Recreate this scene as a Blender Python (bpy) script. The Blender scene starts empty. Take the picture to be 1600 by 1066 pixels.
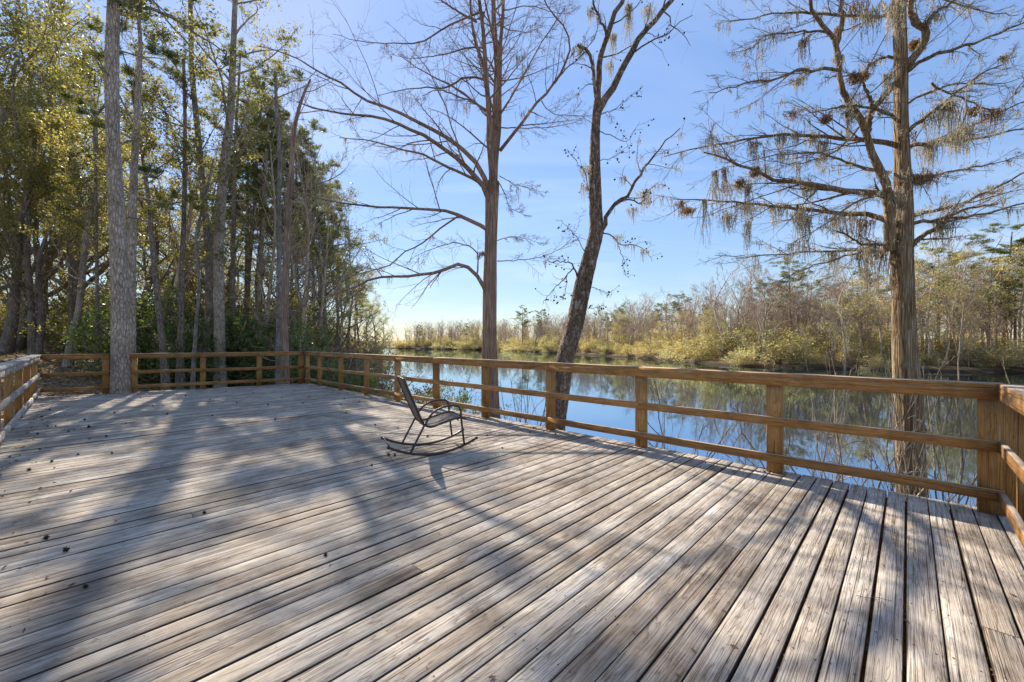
import bpy, math, time
import numpy as np
from mathutils import Vector
T0 = time.time()
SC = bpy.context.scene
COL = SC.collection
F, CX, CY, H = 645.0, 800.0, 533.0, 1.4
PI = math.pi
R = math.radians

def P(px, py, Y):
    return np.array([(px - CX) / F * Y, Y, H - (py - CY) / F * Y])

# ------------------------------------------------------------------ materials
def new_mat(name):
    m = bpy.data.materials.new(name); m.use_nodes = True
    nt = m.node_tree; nt.nodes.clear()
    return m, nt
def N(nt, t, **kw):
    n = nt.nodes.new(t)
    for k, v in kw.items():
        if k.startswith('i_'):
            n.inputs[k[2:].replace('_', ' ')].default_value = v
        else: setattr(n, k, v)
    return n
def ramp(nt, src, stops, interp='LINEAR'):
    r = nt.nodes.new('ShaderNodeValToRGB'); r.color_ramp.interpolation = interp
    e = r.color_ramp.elements
    while len(e) < len(stops): e.new(0.5)
    for el, (p, c) in zip(e, stops):
        el.position = p
        el.color = (c, c, c, 1) if isinstance(c, (int, float)) else (*c, 1)
    nt.links.new(src, r.inputs[0]); return r.outputs[0]
def mixc(nt, a, b, fac, mode='MIX'):
    m = nt.nodes.new('ShaderNodeMix'); m.data_type = 'RGBA'; m.blend_type = mode
    for s, v in ((m.inputs[0], fac), (m.inputs[6], a), (m.inputs[7], b)):
        if isinstance(v, bpy.types.NodeSocket): nt.links.new(v, s)
        elif isinstance(v, (int, float)): s.default_value = v
        else: s.default_value = (*v, 1)
    return m.outputs[2]
def mth(nt, op, a, b=0.0, c=None):
    m = nt.nodes.new('ShaderNodeMath'); m.operation = op
    for i, v in enumerate((a, b, c)):
        if v is None: continue
        if isinstance(v, bpy.types.NodeSocket): nt.links.new(v, m.inputs[i])
        else: m.inputs[i].default_value = v
    return m.outputs[0]
def mapping(nt, src, scale, loc=(0, 0, 0)):
    m = nt.nodes.new('ShaderNodeMapping'); nt.links.new(src, m.inputs[0])
    m.inputs['Scale'].default_value = scale; m.inputs['Location'].default_value = loc
    return m.outputs[0]
def noise(nt, vec, scale, detail=3, rough=.55, dist=0.0):
    n = N(nt, 'ShaderNodeTexNoise'); nt.links.new(vec, n.inputs['Vector'])
    n.inputs['Scale'].default_value = scale; n.inputs['Detail'].default_value = detail
    n.inputs['Roughness'].default_value = rough; n.inputs['Distortion'].default_value = dist
    return n.outputs[0]
def finish(nt, col, rough=.8, bump=None, bs=.5, bd=.01, spec=.3, metal=0.0, extra=None):
    b = N(nt, 'ShaderNodeBsdfPrincipled')
    if isinstance(col, bpy.types.NodeSocket): nt.links.new(col, b.inputs['Base Color'])
    else: b.inputs['Base Color'].default_value = (*col, 1)
    if isinstance(rough, bpy.types.NodeSocket): nt.links.new(rough, b.inputs['Roughness'])
    else: b.inputs['Roughness'].default_value = rough
    b.inputs['Specular IOR Level'].default_value = spec; b.inputs['Metallic'].default_value = metal
    if bump is not None:
        bn = N(nt, 'ShaderNodeBump'); bn.inputs['Strength'].default_value = bs; bn.inputs['Distance'].default_value = bd
        nt.links.new(bump, bn.inputs['Height']); nt.links.new(bn.outputs[0], b.inputs['Normal'])
    o = N(nt, 'ShaderNodeOutputMaterial')
    nt.links.new(b.outputs[0], o.inputs[0]); return b

def mat_wood(name, c_lo, c_mid, c_hi, dark, wear=None, crack=.55, stain=.5):
    """weathered timber, uv: u metres along the grain, v metres across"""
    m, nt = new_mat(name)
    uv = N(nt, 'ShaderNodeUVMap').outputs[0]
    rnd = N(nt, 'ShaderNodeAttribute', attribute_name='rnd').outputs['Fac']
    tc = N(nt, 'ShaderNodeTexCoord').outputs['Object']
    base = ramp(nt, rnd, [(0, c_lo), (.5, c_mid), (1, c_hi)])
    # broad grain with cathedral figure
    w = noise(nt, mapping(nt, uv, (.42, 8, 1)), 1.5, 2, .45, .35)
    rings = mth(nt, 'FRACT', mth(nt, 'MULTIPLY', w, 24.0))
    rings = ramp(nt, rings, [(0, .0), (.07, .35), (.2, .95), (.85, 1), (.95, .7), (1, .0)])
    fine = noise(nt, mapping(nt, uv, (2.4, 190, 1)), 1.0, 4, .75, .1)
    fine = ramp(nt, fine, [(.38, .1), (.48, .85), (.6, 1.0)])
    col = mixc(nt, base, mixc(nt, dark, (1, 1, 1), rings), .55, 'MULTIPLY')
    col = mixc(nt, col, mixc(nt, dark, (1, 1, 1), fine), .68, 'MULTIPLY')
    cr = noise(nt, mapping(nt, uv, (.3, 55, 1)), 1.3, 2, .5, .12)
    cr = ramp(nt, mth(nt, 'ABSOLUTE', mth(nt, 'SUBTRACT', cr, .42)), [(.006, 0), (.018, 1)])
    col = mixc(nt, col, mixc(nt, dark, (1, 1, 1), cr), crack, 'MULTIPLY')
    st = noise(nt, tc, 1.7, 5, .7, .6)
    st = ramp(nt, st, [(.36, 0), (.62, 1)])
    st2 = noise(nt, mapping(nt, uv, (1.4, 5, 1)), 2.3, 4, .65)
    st2 = ramp(nt, st2, [(.33, (.50, .42, .36)), (.5, (.95, .93, .9)), (.75, (1, 1, 1))])
    col = mixc(nt, col, st2, stain, 'MULTIPLY')
    col = mixc(nt, col, mixc(nt, (.68, .63, .58), (1.14, 1.13, 1.12), st), .9, 'MULTIPLY')
    # knots
    v = N(nt, 'ShaderNodeTexVoronoi'); nt.links.new(mapping(nt, uv, (1.0, 3.2, 1)), v.inputs['Vector'])
    v.inputs['Scale'].default_value = 1.25; v.inputs['Randomness'].default_value = 1
    kn = ramp(nt, v.outputs['Distance'], [(.03, 0), (.055, .45), (.075, 1)])
    col = mixc(nt, col, mixc(nt, (.35, .22, .14), (1, 1, 1), kn), .75, 'MULTIPLY')
    edge = N(nt, 'ShaderNodeAttribute', attribute_name='edge').outputs['Fac']    # joint grime, plus the gaps' shade painted into the board edges
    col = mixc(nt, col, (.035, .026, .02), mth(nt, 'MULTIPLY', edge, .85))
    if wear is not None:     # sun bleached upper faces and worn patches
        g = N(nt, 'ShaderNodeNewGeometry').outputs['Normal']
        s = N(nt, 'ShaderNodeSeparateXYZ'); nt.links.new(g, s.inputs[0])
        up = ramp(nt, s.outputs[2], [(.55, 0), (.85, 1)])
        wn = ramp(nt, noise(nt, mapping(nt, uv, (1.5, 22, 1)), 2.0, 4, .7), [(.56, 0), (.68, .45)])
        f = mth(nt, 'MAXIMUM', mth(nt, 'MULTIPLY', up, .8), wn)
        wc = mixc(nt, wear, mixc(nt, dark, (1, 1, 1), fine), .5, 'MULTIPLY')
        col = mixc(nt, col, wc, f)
    hgt = mth(nt, 'ADD', mth(nt, 'MULTIPLY', fine, .6), mth(nt, 'MULTIPLY', cr, 1.0))
    hgt = mth(nt, 'ADD', hgt, mth(nt, 'MULTIPLY', rings, .35))
    finish(nt, col, .85, hgt, .7, .003, .15)
    return m

def mat_bark(name, c1, c2, c3, sc=(14, 14, 2.6), bd=.03, patch=None, patch_amt=.6):
    m, nt = new_mat(name)
    tc = N(nt, 'ShaderNodeTexCoord').outputs['Object']
    mp = mapping(nt, tc, sc)
    n1 = noise(nt, mp, 1.0, 5, .65, .5)
    n2 = noise(nt, mapping(nt, tc, (sc[0] * 3, sc[1] * 3, sc[2] * 3)), 1.0, 3, .6)
    n3 = noise(nt, tc, .9, 3, .6)
    vo = N(nt, 'ShaderNodeTexVoronoi', feature='DISTANCE_TO_EDGE'); nt.links.new(mixc(nt, mp, n2, .12), vo.inputs['Vector'])
    vo.inputs['Scale'].default_value = 1.3
    ed = ramp(nt, vo.outputs['Distance'], [(0, 0), (.2, 1)])
    col = ramp(nt, n1, [(.28, c1), (.5, c2), (.72, c3)])
    col = mixc(nt, col, mixc(nt, (.35, .3, .27), (1, 1, 1), ed), .55, 'MULTIPLY')
    col = mixc(nt, col, ramp(nt, n3, [(.35, (.6, .58, .56)), (.65, (1.15, 1.12, 1.1))]), .8, 'MULTIPLY')
    if patch:
        pn = ramp(nt, noise(nt, mapping(nt, tc, (9, 9, 5)), 1.0, 4, .7), [(.55, 0), (.63, 1)])
        col = mixc(nt, col, patch, mth(nt, 'MULTIPLY', pn, patch_amt))
    h = mth(nt, 'ADD', mth(nt, 'MULTIPLY', ed, .6), n1)
    finish(nt, col, .9, mth(nt, 'ADD', h, mth(nt, 'MULTIPLY', n2, .5)), 1.0, bd, .1)
    return m

def mat_leaf(name, cols, tr=.45, tint=(1.5, 1.35, .45), rough=.5, spec=.3):
    m, nt = new_mat(name)
    g = N(nt, 'ShaderNodeNewGeometry').outputs['Random Per Island']
    oi = N(nt, 'ShaderNodeObjectInfo').outputs['Random']
    tc = N(nt, 'ShaderNodeTexCoord').outputs['Object']
    cl = noise(nt, tc, .55, 3, .6)
    f = mth(nt, 'ADD', mth(nt, 'MULTIPLY', g, .5), mth(nt, 'MULTIPLY', cl, .9))
    f = mth(nt, 'ADD', f, mth(nt, 'MULTIPLY', oi, .5)); f = mth(nt, 'SUBTRACT', f, .45)
    k = len(cols) - 1
    col = ramp(nt, f, [(i / k, c) for i, c in enumerate(cols)])
    b = N(nt, 'ShaderNodeBsdfPrincipled'); nt.links.new(col, b.inputs['Base Color'])
    b.inputs['Roughness'].default_value = rough; b.inputs['Specular IOR Level'].default_value = spec
    t = N(nt, 'ShaderNodeBsdfTranslucent')
    nt.links.new(mixc(nt, col, tint, 1.0, 'MULTIPLY'), t.inputs[0])
    mx = N(nt, 'ShaderNodeMixShader'); mx.inputs[0].default_value = tr
    nt.links.new(b.outputs[0], mx.inputs[1]); nt.links.new(t.outputs[0], mx.inputs[2])
    o = N(nt, 'ShaderNodeOutputMaterial'); nt.links.new(mx.outputs[0], o.inputs[0])
    return m

M = {}
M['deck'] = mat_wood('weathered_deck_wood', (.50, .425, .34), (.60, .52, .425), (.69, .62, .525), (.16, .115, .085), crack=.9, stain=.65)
M['rail'] = mat_wood('stained_rail_wood', (.40, .20, .065), (.50, .26, .085), (.60, .32, .115), (.28, .16, .10), wear=(.55, .44, .33), stain=.55)
M['railgrey'] = mat_wood('bleached_rail_wood', (.58, .52, .44), (.66, .60, .52), (.74, .69, .61), (.3, .25, .2), stain=.7)
M['postw'] = mat_wood('post_wood', (.46, .235, .075), (.56, .30, .10), (.64, .36, .13), (.32, .19, .12), wear=(.50, .40, .30), stain=.6)
M['bark_pine'] = mat_bark('flaky_grey_bark', (.28, .20, .14), (.58, .46, .35), (.76, .65, .53), (15, 15, 5), .035)
M['bark_dark'] = mat_bark('dark_woods_bark', (.15, .11, .08), (.31, .24, .18), (.46, .385, .31), (12, 12, 4), .03, (.26, .26, .22), .5)
M['bark_cyp'] = mat_bark('fibrous_cypress_bark', (.22, .135, .09), (.46, .31, .22), (.62, .48, .38), (30, 30, 1.6), .02)
M['bark_mossy'] = mat_bark('lichen_cypress_bark', (.17, .10, .05), (.40, .27, .15), (.57, .45, .29), (24, 24, 2.2), .03, (.38, .35, .27), .5)
M['bark_gum'] = mat_bark('speckled_gum_bark', (.11, .075, .05), (.25, .175, .12), (.40, .30, .22), (14, 14, 6), .03, (.42, .38, .32), .85)
M['bark_pale'] = mat_bark('pale_grey_bark', (.16, .14, .12), (.3, .27, .24), (.42, .39, .35), (10, 10, 3), .015)
M['bark_far'] = mat_bark('far_tree_bark', (.44, .32, .22), (.64, .49, .35), (.76, .63, .48), (3, 3, 1), .03)
M['twig_pale'] = mat_bark('pale_twig', (.26, .21, .15), (.40, .33, .25), (.5, .43, .34), (8, 8, 8), .004)
M['leaf_oak'] = mat_leaf('evergreen_leaf', [(.08, .095, .04), (.18, .18, .075), (.33, .30, .12), (.54, .47, .18)], .6, (1.45, 1.3, .65), .45, .4)
M['leaf_pine'] = mat_leaf('pine_needle', [(.08, .105, .045), (.18, .20, .075), (.34, .33, .13)], .5, (1.3, 1.2, .5))
M['leaf_shrub'] = mat_leaf('glossy_shrub_leaf', [(.06, .09, .035), (.11, .15, .05), (.24, .26, .08)], .5, (1.6, 1.6, .6), .35, .5)
M['leaf_olive'] = mat_leaf('olive_bank_leaf', [(.22, .22, .11), (.40, .37, .20), (.58, .50, .28), (.68, .52, .34)], .55, (1.3, 1.2, .6))
M['leaf_brown'] = mat_leaf('dry_brown_leaf', [(.10, .06, .03), (.18, .11, .055), (.26, .17, .09)], .4, (1.3, 1.0, .6))
M['moss'] = mat_leaf('spanish_moss', [(.38, .32, .23), (.50, .44, .33), (.62, .56, .44)], .5, (1.1, 1.05, .9), .9, .05)
M['mossdark'] = mat_leaf('brown_epiphyte', [(.24, .17, .11), (.36, .27, .18), (.48, .38, .27)], .45, (1.2, .9, .6), .9, .05)
def mat_plain(name, c, rough, spec=.4, metal=0.0, nz=.0, sc=40):
    m, nt = new_mat(name)
    tc = N(nt, 'ShaderNodeTexCoord').outputs['Object']
    n = noise(nt, tc, sc, 3, .6)
    col = mixc(nt, c, ramp(nt, n, [(.3, 1 - nz), (.7, 1 + nz)]), 1.0, 'MULTIPLY')
    finish(nt, col, rough, n, .15, .001, spec, metal); return m
M['metal'] = mat_plain('brown_painted_metal', (.055, .034, .024), .4, .5, 0, .2)
M['rubber'] = mat_plain('black_rubber', (.015, .015, .015), .6)
M['seed'] = mat_plain('dark_seed_ball', (.045, .028, .018), .8, .2, 0, .5, 90)
M['nail'] = mat_plain('dull_nail', (.06, .05, .045), .5, .4, .5)

def mat_sling():
    m, nt = new_mat('woven_sling_fabric')
    uv = N(nt, 'ShaderNodeUVMap').outputs[0]
    c = N(nt, 'ShaderNodeTexChecker'); nt.links.new(uv, c.inputs[0]); c.inputs['Scale'].default_value = 260
    c.inputs[1].default_value = (.42, .30, .235, 1); c.inputs[2].default_value = (.31, .215, .16, 1)
    n = noise(nt, uv, 7, 4, .6)
    col = mixc(nt, c.outputs[0], ramp(nt, n, [(.35, .8), (.65, 1.2)]), 1, 'MULTIPLY')
    b = N(nt, 'ShaderNodeBsdfPrincipled'); nt.links.new(col, b.inputs['Base Color']); b.inputs['Roughness'].default_value = .62
    b.inputs['Specular IOR Level'].default_value = .5
    bn = N(nt, 'ShaderNodeBump'); bn.inputs['Strength'].default_value = .4; bn.inputs['Distance'].default_value = .0008
    nt.links.new(c.outputs[1], bn.inputs['Height']); nt.links.new(bn.outputs[0], b.inputs['Normal'])
    t = N(nt, 'ShaderNodeBsdfTranslucent'); nt.links.new(col, t.inputs[0])
    mx = N(nt, 'ShaderNodeMixShader'); mx.inputs[0].default_value = .4
    nt.links.new(b.outputs[0], mx.inputs[1]); nt.links.new(t.outputs[0], mx.inputs[2])
    o = N(nt, 'ShaderNodeOutputMaterial'); nt.links.new(mx.outputs[0], o.inputs[0]); return m
M['sling'] = mat_sling()

def mat_water():
    m, nt = new_mat('river_water')
    tc = N(nt, 'ShaderNodeTexCoord').outputs['Object']
    a = noise(nt, mapping(nt, tc, (1.1, .6, 1)), 1.3, 4, .55, .4)
    b_ = noise(nt, mapping(nt, tc, (.12, .07, 1)), 1.0, 3, .5, .2)
    calm = ramp(nt, noise(nt, tc, .03, 3, .5), [(.4, .45), (.62, 1.2)])
    h = mth(nt, 'ADD', mth(nt, 'MULTIPLY', mth(nt, 'MULTIPLY', a, calm), .5), b_)
    b = finish(nt, (.008, .014, .016), .03, h, .22, .03, .5)
    b.inputs['IOR'].default_value = 1.5
    g = N(nt, 'ShaderNodeBsdfGlossy'); g.inputs['Color'].default_value = (.62, .82, 1.0, 1); g.inputs['Roughness'].default_value = .025
    nt.links.new([x for x in nt.nodes if x.type == 'BUMP'][0].outputs[0], g.inputs['Normal'])
    mx = N(nt, 'ShaderNodeMixShader'); mx.inputs[0].default_value = .55
    nt.links.new(b.outputs[0], mx.inputs[1]); nt.links.new(g.outputs[0], mx.inputs[2])
    nt.links.new(mx.outputs[0], [x for x in nt.nodes if x.type == 'OUTPUT_MATERIAL'][0].inputs[0])
    return m
M['water'] = mat_water()

def mat_ground():
    m, nt = new_mat('leaf_litter_ground')
    tc = N(nt, 'ShaderNodeTexCoord').outputs['Object']
    big = noise(nt, tc, .35, 4, .6, .3); mid = noise(nt, tc, 3.0, 5, .7, .4); fn = noise(nt, tc, 26, 4, .75)
    v = N(nt, 'ShaderNodeTexVoronoi'); nt.links.new(tc, v.inputs['Vector']); v.inputs['Scale'].default_value = 14
    leaf = ramp(nt, N_sep(nt, v.outputs['Color']), [(0, (.10, .06, .032)), (.35, (.21, .13, .065)), (.65, (.34, .24, .13)), (.9, (.46, .35, .21)), (1, (.30, .16, .07))])
    soil = ramp(nt, mid, [(.3, (.06, .042, .028)), (.7, (.17, .12, .075))])
    grass = ramp(nt, fn, [(.3, (.10, .10, .03)), (.7, (.26, .22, .08))])
    col = mixc(nt, soil, leaf, ramp(nt, fn, [(.36, 0), (.5, 1)]))
    col = mixc(nt, col, grass, ramp(nt, big, [(.52, 0), (.62, .65)]))
    g = N(nt, 'ShaderNodeSeparateXYZ'); nt.links.new(tc, g.inputs[0])
    wet = ramp(nt, mth(nt, 'MULTIPLY_ADD', g.outputs[2], .25, 1.0), [(.0, 1), (.30, 1), (.42, 0)])
    col = mixc(nt, col, (.03, .022, .015), mth(nt, 'MULTIPLY', wet, .85))
    finish(nt, col, .95, mth(nt, 'ADD', fn, mid), .8, .05, .1); return m
def N_sep(nt, c):
    s = N(nt, 'ShaderNodeSeparateColor'); nt.links.new(c, s.inputs[0]); return s.outputs[0]
M['ground'] = mat_ground()

# ------------------------------------------------------------------ mesh helpers
class MB:
    def __init__(s): s.v = []; s.q = []; s.t = []; s.n = 0; s.uv = []; s.rnd = []
    def add(s, v, q=None, t=None, uvq=None, rnd=None):
        v = np.asarray(v, dtype=np.float64).reshape(-1, 3)
        s.v.append(v)
        if q is not None and len(q): s.q.append(np.asarray(q, dtype=np.int64).reshape(-1, 4) + s.n)
        if t is not None and len(t): s.t.append(np.asarray(t, dtype=np.int64).reshape(-1, 3) + s.n)
        if uvq is not None: s.uv.append(np.asarray(uvq).reshape(-1, 2))
        if rnd is not None: s.rnd.append(np.full(len(v), rnd))
        s.n += len(v)
    def mesh(s, name, mat, smooth=True, origin=None):
        me = bpy.data.meshes.new(name)
        v = np.concatenate(s.v) if s.v else np.zeros((0, 3))
        if origin is not None: v = v - np.asarray(origin)
        q = np.concatenate(s.q) if s.q else np.zeros((0, 4), int)
        t = np.concatenate(s.t) if s.t else np.zeros((0, 3), int)
        me.vertices.add(len(v)); me.vertices.foreach_set('co', v.astype(np.float32).ravel())
        nl = q.size + t.size
        me.loops.add(nl); me.loops.foreach_set('vertex_index', np.concatenate([q.ravel(), t.ravel()]).astype(np.int32))
        npoly = len(q) + len(t); me.polygons.add(npoly)
        ls = np.concatenate([np.arange(len(q)) * 4, q.size + np.arange(len(t)) * 3]).astype(np.int32)
        me.polygons.foreach_set('loop_start', ls)
        if smooth: me.polygons.foreach_set('use_smooth', np.ones(npoly, bool))
        if s.uv:
            uv = me.uv_layers.new(name='UVMap'); uv.data.foreach_set('uv', np.concatenate(s.uv).astype(np.float32).ravel())
        if s.rnd:
            a = me.attributes.new('rnd', 'FLOAT', 'POINT'); a.data.foreach_set('value', np.concatenate(s.rnd).astype(np.float32))
        me.update(calc_edges=True)
        for m in (mat if isinstance(mat, list) else [mat]): me.materials.append(m)
        return me
    def build(s, name, mat, parent=None, smooth=True, origin=None):
        """origin: world offset removed from the verts (the parent's location)"""
        me = s.mesh(name, mat, smooth, origin)
        o = bpy.data.objects.new(name, me); COL.objects.link(o)
        if parent is not None: o.parent = parent
        return o
def tag(o, label, cat, group=None):
    o['label'] = label; o['category'] = cat
    if group: o['group'] = group
    return o
def empty(name, loc, label=None, cat=None, group=None, rz=0):
    o = bpy.data.objects.new(name, None); COL.objects.link(o)
    o.location = [float(a) for a in loc]; o.rotation_euler.z = rz; o.empty_display_size = .2
    if label: tag(o, label, cat, group)
    return o
def struct(o, kind='structure'): o['kind'] = kind; return o

def tubes(mb, P_, Rr, sides=5, lump=0.0, rng=None, flute=None, cap=True):
    """P_ (M,N,3) R (M,N): swept tubes"""
    P_ = np.asarray(P_, float); Rr = np.asarray(Rr, float)
    if P_.ndim == 2: P_ = P_[None]; Rr = Rr[None]
    Mn, Nn = P_.shape[:2]
    if Mn == 0: return
    T = np.gradient(P_, axis=1); T /= np.linalg.norm(T, axis=2, keepdims=True) + 1e-9
    mean = T.mean(axis=1)
    ref = np.zeros((Mn, 3)); ref[np.arange(Mn), np.argmin(np.abs(mean), axis=1)] = 1
    A = np.cross(T, ref[:, None, :]); A /= np.linalg.norm(A, axis=2, keepdims=True) + 1e-9
    B = np.cross(T, A)
    th = np.arange(sides) * 2 * PI / sides
    rad = np.repeat(Rr[:, :, None], sides, axis=2)
    if lump and rng is not None:
        s = np.linspace(0, 1, Nn)[None, :, None]; 
        for k in range(5):
            ph = rng.uniform(0, 6.28, (Mn, 1, 1)); n = rng.integers(1, 5); fr = rng.uniform(3, 30)
            rad = rad * (1 + lump * .5 * np.sin(n * th[None, None, :] + ph + fr * s))
        rad = rad * (1 + lump * .6 * rng.normal(0, 1, rad.shape) * .5)
    if flute is not None:
        rad = rad * (1 + flute(np.linspace(0, 1, Nn)[:, None], th[None, :]))[None]
    V = P_[:, :, None, :] + rad[..., None] * (np.cos(th)[None, None, :, None] * A[:, :, None, :] + np.sin(th)[None, None, :, None] * B[:, :, None, :])
    idx = np.arange(Mn * Nn * sides).reshape(Mn, Nn, sides)
    a = idx[:, :-1, :]; b = np.roll(a, -1, axis=2); d = idx[:, 1:, :]; c = np.roll(d, -1, axis=2)
    q = np.stack([a, b, c, d], axis=-1).reshape(-1, 4)
    t = []
    if cap and sides <= 24:
        for e in (0, Nn - 1):
            r = idx[:, e, :]
            for k in range(1, sides - 1):
                t.append(np.stack([r[:, 0], r[:, k], r[:, k + 1]], axis=-1) if e else np.stack([r[:, 0], r[:, k + 1], r[:, k]], axis=-1))
        t = np.concatenate(t)
    mb.add(V.reshape(-1, 3), q, t if len(t) else None)

def resample(pts, n):
    """Catmull-Rom through pts, n samples, arc-length even"""
    p = np.asarray(pts, float)
    q = np.vstack([2 * p[0] - p[1], p, 2 * p[-1] - p[-2]])
    out = []
    for i in range(1, len(q) - 2):
        for t in np.linspace(0, 1, 12, endpoint=False):
            out.append(.5 * ((2 * q[i]) + (-q[i - 1] + q[i + 1]) * t + (2 * q[i - 1] - 5 * q[i] + 4 * q[i + 1] - q[i + 2]) * t * t + (-q[i - 1] + 3 * q[i] - 3 * q[i + 1] + q[i + 2]) * t ** 3))
    out.append(p[-1]); out = np.array(out)
    d = np.concatenate([[0], np.cumsum(np.linalg.norm(np.diff(out, axis=0), axis=1))])
    s = np.linspace(0, d[-1], n)
    return np.stack([np.interp(s, d, out[:, k]) for k in range(3)], axis=1)

def spawn(rng, P_, Rr, k, length, ang=55, t0=.15, t1=.98, N_=5, wig=.18, up=0.0, trop=0.0, flat=1.0, rs=.6, tip=.25, rmin=.002, lenvar=.45, taper_len=.45, minlen=0.05, abslen=False):
    """grow k children on every parent polyline. returns (M*k,N_,3),(M*k,N_)"""
    P_ = np.asarray(P_, float); Mn, Nn = P_.shape[:2]
    if Mn == 0: return np.zeros((0, N_, 3)), np.zeros((0, N_))
    t = (t0 + (t1 - t0) * (np.arange(k)[None, :] + rng.uniform(0, 1, (Mn, k))) / k)
    f = t * (Nn - 1); i = np.clip(f.astype(int), 0, Nn - 2); w = f - i
    mi = np.arange(Mn)[:, None]
    p0 = P_[mi, i]; p1 = P_[mi, i + 1]
    pos = p0 + (p1 - p0) * w[..., None]
    r0 = (Rr[mi, i] * (1 - w) + Rr[mi, i + 1] * w)
    tan = p1 - p0; tan /= np.linalg.norm(tan, axis=2, keepdims=True) + 1e-9
    rd = rng.normal(0, 1, (Mn, k, 3)); rd[..., 2] *= flat
    rd -= tan * (rd * tan).sum(2, keepdims=True); rd /= np.linalg.norm(rd, axis=2, keepdims=True) + 1e-9
    a = np.radians(ang * rng.uniform(.65, 1.3, (Mn, k)))[..., None]
    d = np.cos(a) * tan + np.sin(a) * rd; d[..., 2] += up
    d /= np.linalg.norm(d, axis=2, keepdims=True)
    plen = np.linalg.norm(np.diff(P_, axis=1), axis=2).sum(1)[:, None]
    L = (length if abslen else length * plen) * (1 - taper_len * t) * rng.uniform(1 - lenvar, 1 + lenvar, (Mn, k))
    L = np.maximum(L, minlen)
    out = [pos]; cur = pos
    for j in range(N_ - 1):
        cur = cur + d * (L / (N_ - 1))[..., None]
        out.append(cur)
        d = d + rng.normal(0, wig, d.shape); d[..., 2] += trop
        d /= np.linalg.norm(d, axis=2, keepdims=True)
    Pc = np.stack(out, axis=2).reshape(Mn * k, N_, 3)
    rc = np.maximum(r0 * rs * rng.uniform(.75, 1.1, (Mn, k)), rmin)
    rr = rc[..., None] * np.linspace(1, tip, N_)[None, None, :]
    return Pc, np.maximum(rr.reshape(Mn * k, N_), rmin * .6)

def leaves(mb, rng, c, L, W, dirs=None, jit=.3):
    """c (K,3) leaf diamonds"""
    K = len(c)
    a = rng.normal(0, 1, (K, 3)) if dirs is None else dirs + rng.normal(0, jit, (K, 3))
    a /= np.linalg.norm(a, axis=1, keepdims=True)
    b = np.cross(a, rng.normal(0, 1, (K, 3))); b /= np.linalg.norm(b, axis=1, keepdims=True) + 1e-9
    s = rng.uniform(.6, 1.3, (K, 1))
    n = np.cross(a, b)
    tip = c + a * L * s * .5; tl = c - a * L * s * .5
    s1 = c + b * W * s * .5 + n * W * .18; s2 = c - b * W * s * .5 + n * W * .18
    V = np.stack([tl, s1, tip, s2], axis=1).reshape(-1, 3)
    mb.add(V, np.arange(K * 4).reshape(K, 4))
def leaf_on(rng, P_, per, spread, t0=.3):
    Mn, Nn = P_.shape[:2]
    t = rng.uniform(t0, 1, (Mn, per)); f = t * (Nn - 1); i = np.clip(f.astype(int), 0, Nn - 2); w = (f - i)[..., None]
    mi = np.arange(Mn)[:, None]
    p = P_[mi, i] * (1 - w) + P_[mi, i + 1] * w
    return (p + rng.normal(0, spread, p.shape)).reshape(-1, 3)

# prism planks with uv ------------------------------------------------------
def plank(mb, p0, p1, w, h, rng, side=None, ch=.004, rnd=None, seg=1, warp=0.0):
    """chamfered board from p0 to p1 (axis centre). w along 'side', h the other way"""
    p0 = np.array(p0, float); p1 = np.array(p1, float)
    T = p1 - p0; L = np.linalg.norm(T); T /= L
    if side is None: side = np.cross((0, 0, 1), T) if abs(T[2]) < .9 else np.array([1, 0, 0])
    S = np.array(side, float); S -= T * (S @ T); S /= np.linalg.norm(S); U = np.cross(T, S)
    a, b = w / 2, h / 2
    prof = [(-a + ch, -b), (a - ch, -b), (a, -b + ch), (a, b - ch), (a - ch, b), (-a + ch, b), (-a, b - ch), (-a, -b + ch)]
    ring = []
    for j in range(seg + 1):
        t = j / seg
        off = rng.normal(0, warp, 2) if (warp and 0 < j < seg) else (0, 0)
        c = p0 + T * L * t + S * off[0] + U * off[1]
        ring.append([c + S * x + U * y for x, y in prof])
    V = np.array(ring).reshape(-1, 3); k = 8
    q = []; uv = []
    per = [0.0]
    for j in range(k):
        x0, y0 = prof[j]; x1, y1 = prof[(j + 1) % k]; per.append(per[-1] + math.hypot(x1 - x0, y1 - y0))
    uo, vo = rng.uniform(0, 50), rng.uniform(0, 50)
    for r in range(seg):
        for j in range(k):
            q.append((r * k + j, r * k + (j + 1) % k, (r + 1) * k + (j + 1) % k, (r + 1) * k + j))
            u0, u1 = uo + L * r / seg, uo + L * (r + 1) / seg
            uv += [(u0, vo + per[j]), (u0, vo + per[j + 1]), (u1, vo + per[j + 1]), (u1, vo + per[j])]
    tq = []; tuv = []
    for e, base in ((0, 0), (1, seg * k)):
        for (i0, i1, i2, i3) in ((0, 1, 2, 7), (7, 2, 3, 6), (6, 3, 4, 5)):
            f = (base + i0, base + i1, base + i2, base + i3)
            if e == 0: f = f[::-1]
            q.append(f)
            for i in f:
                x, y = prof[i - base]; uv.append((uo + x * .3, vo + y))
    mb.add(V, q, uvq=uv, rnd=rng.uniform(0, 1) if rnd is None else rnd)

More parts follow.
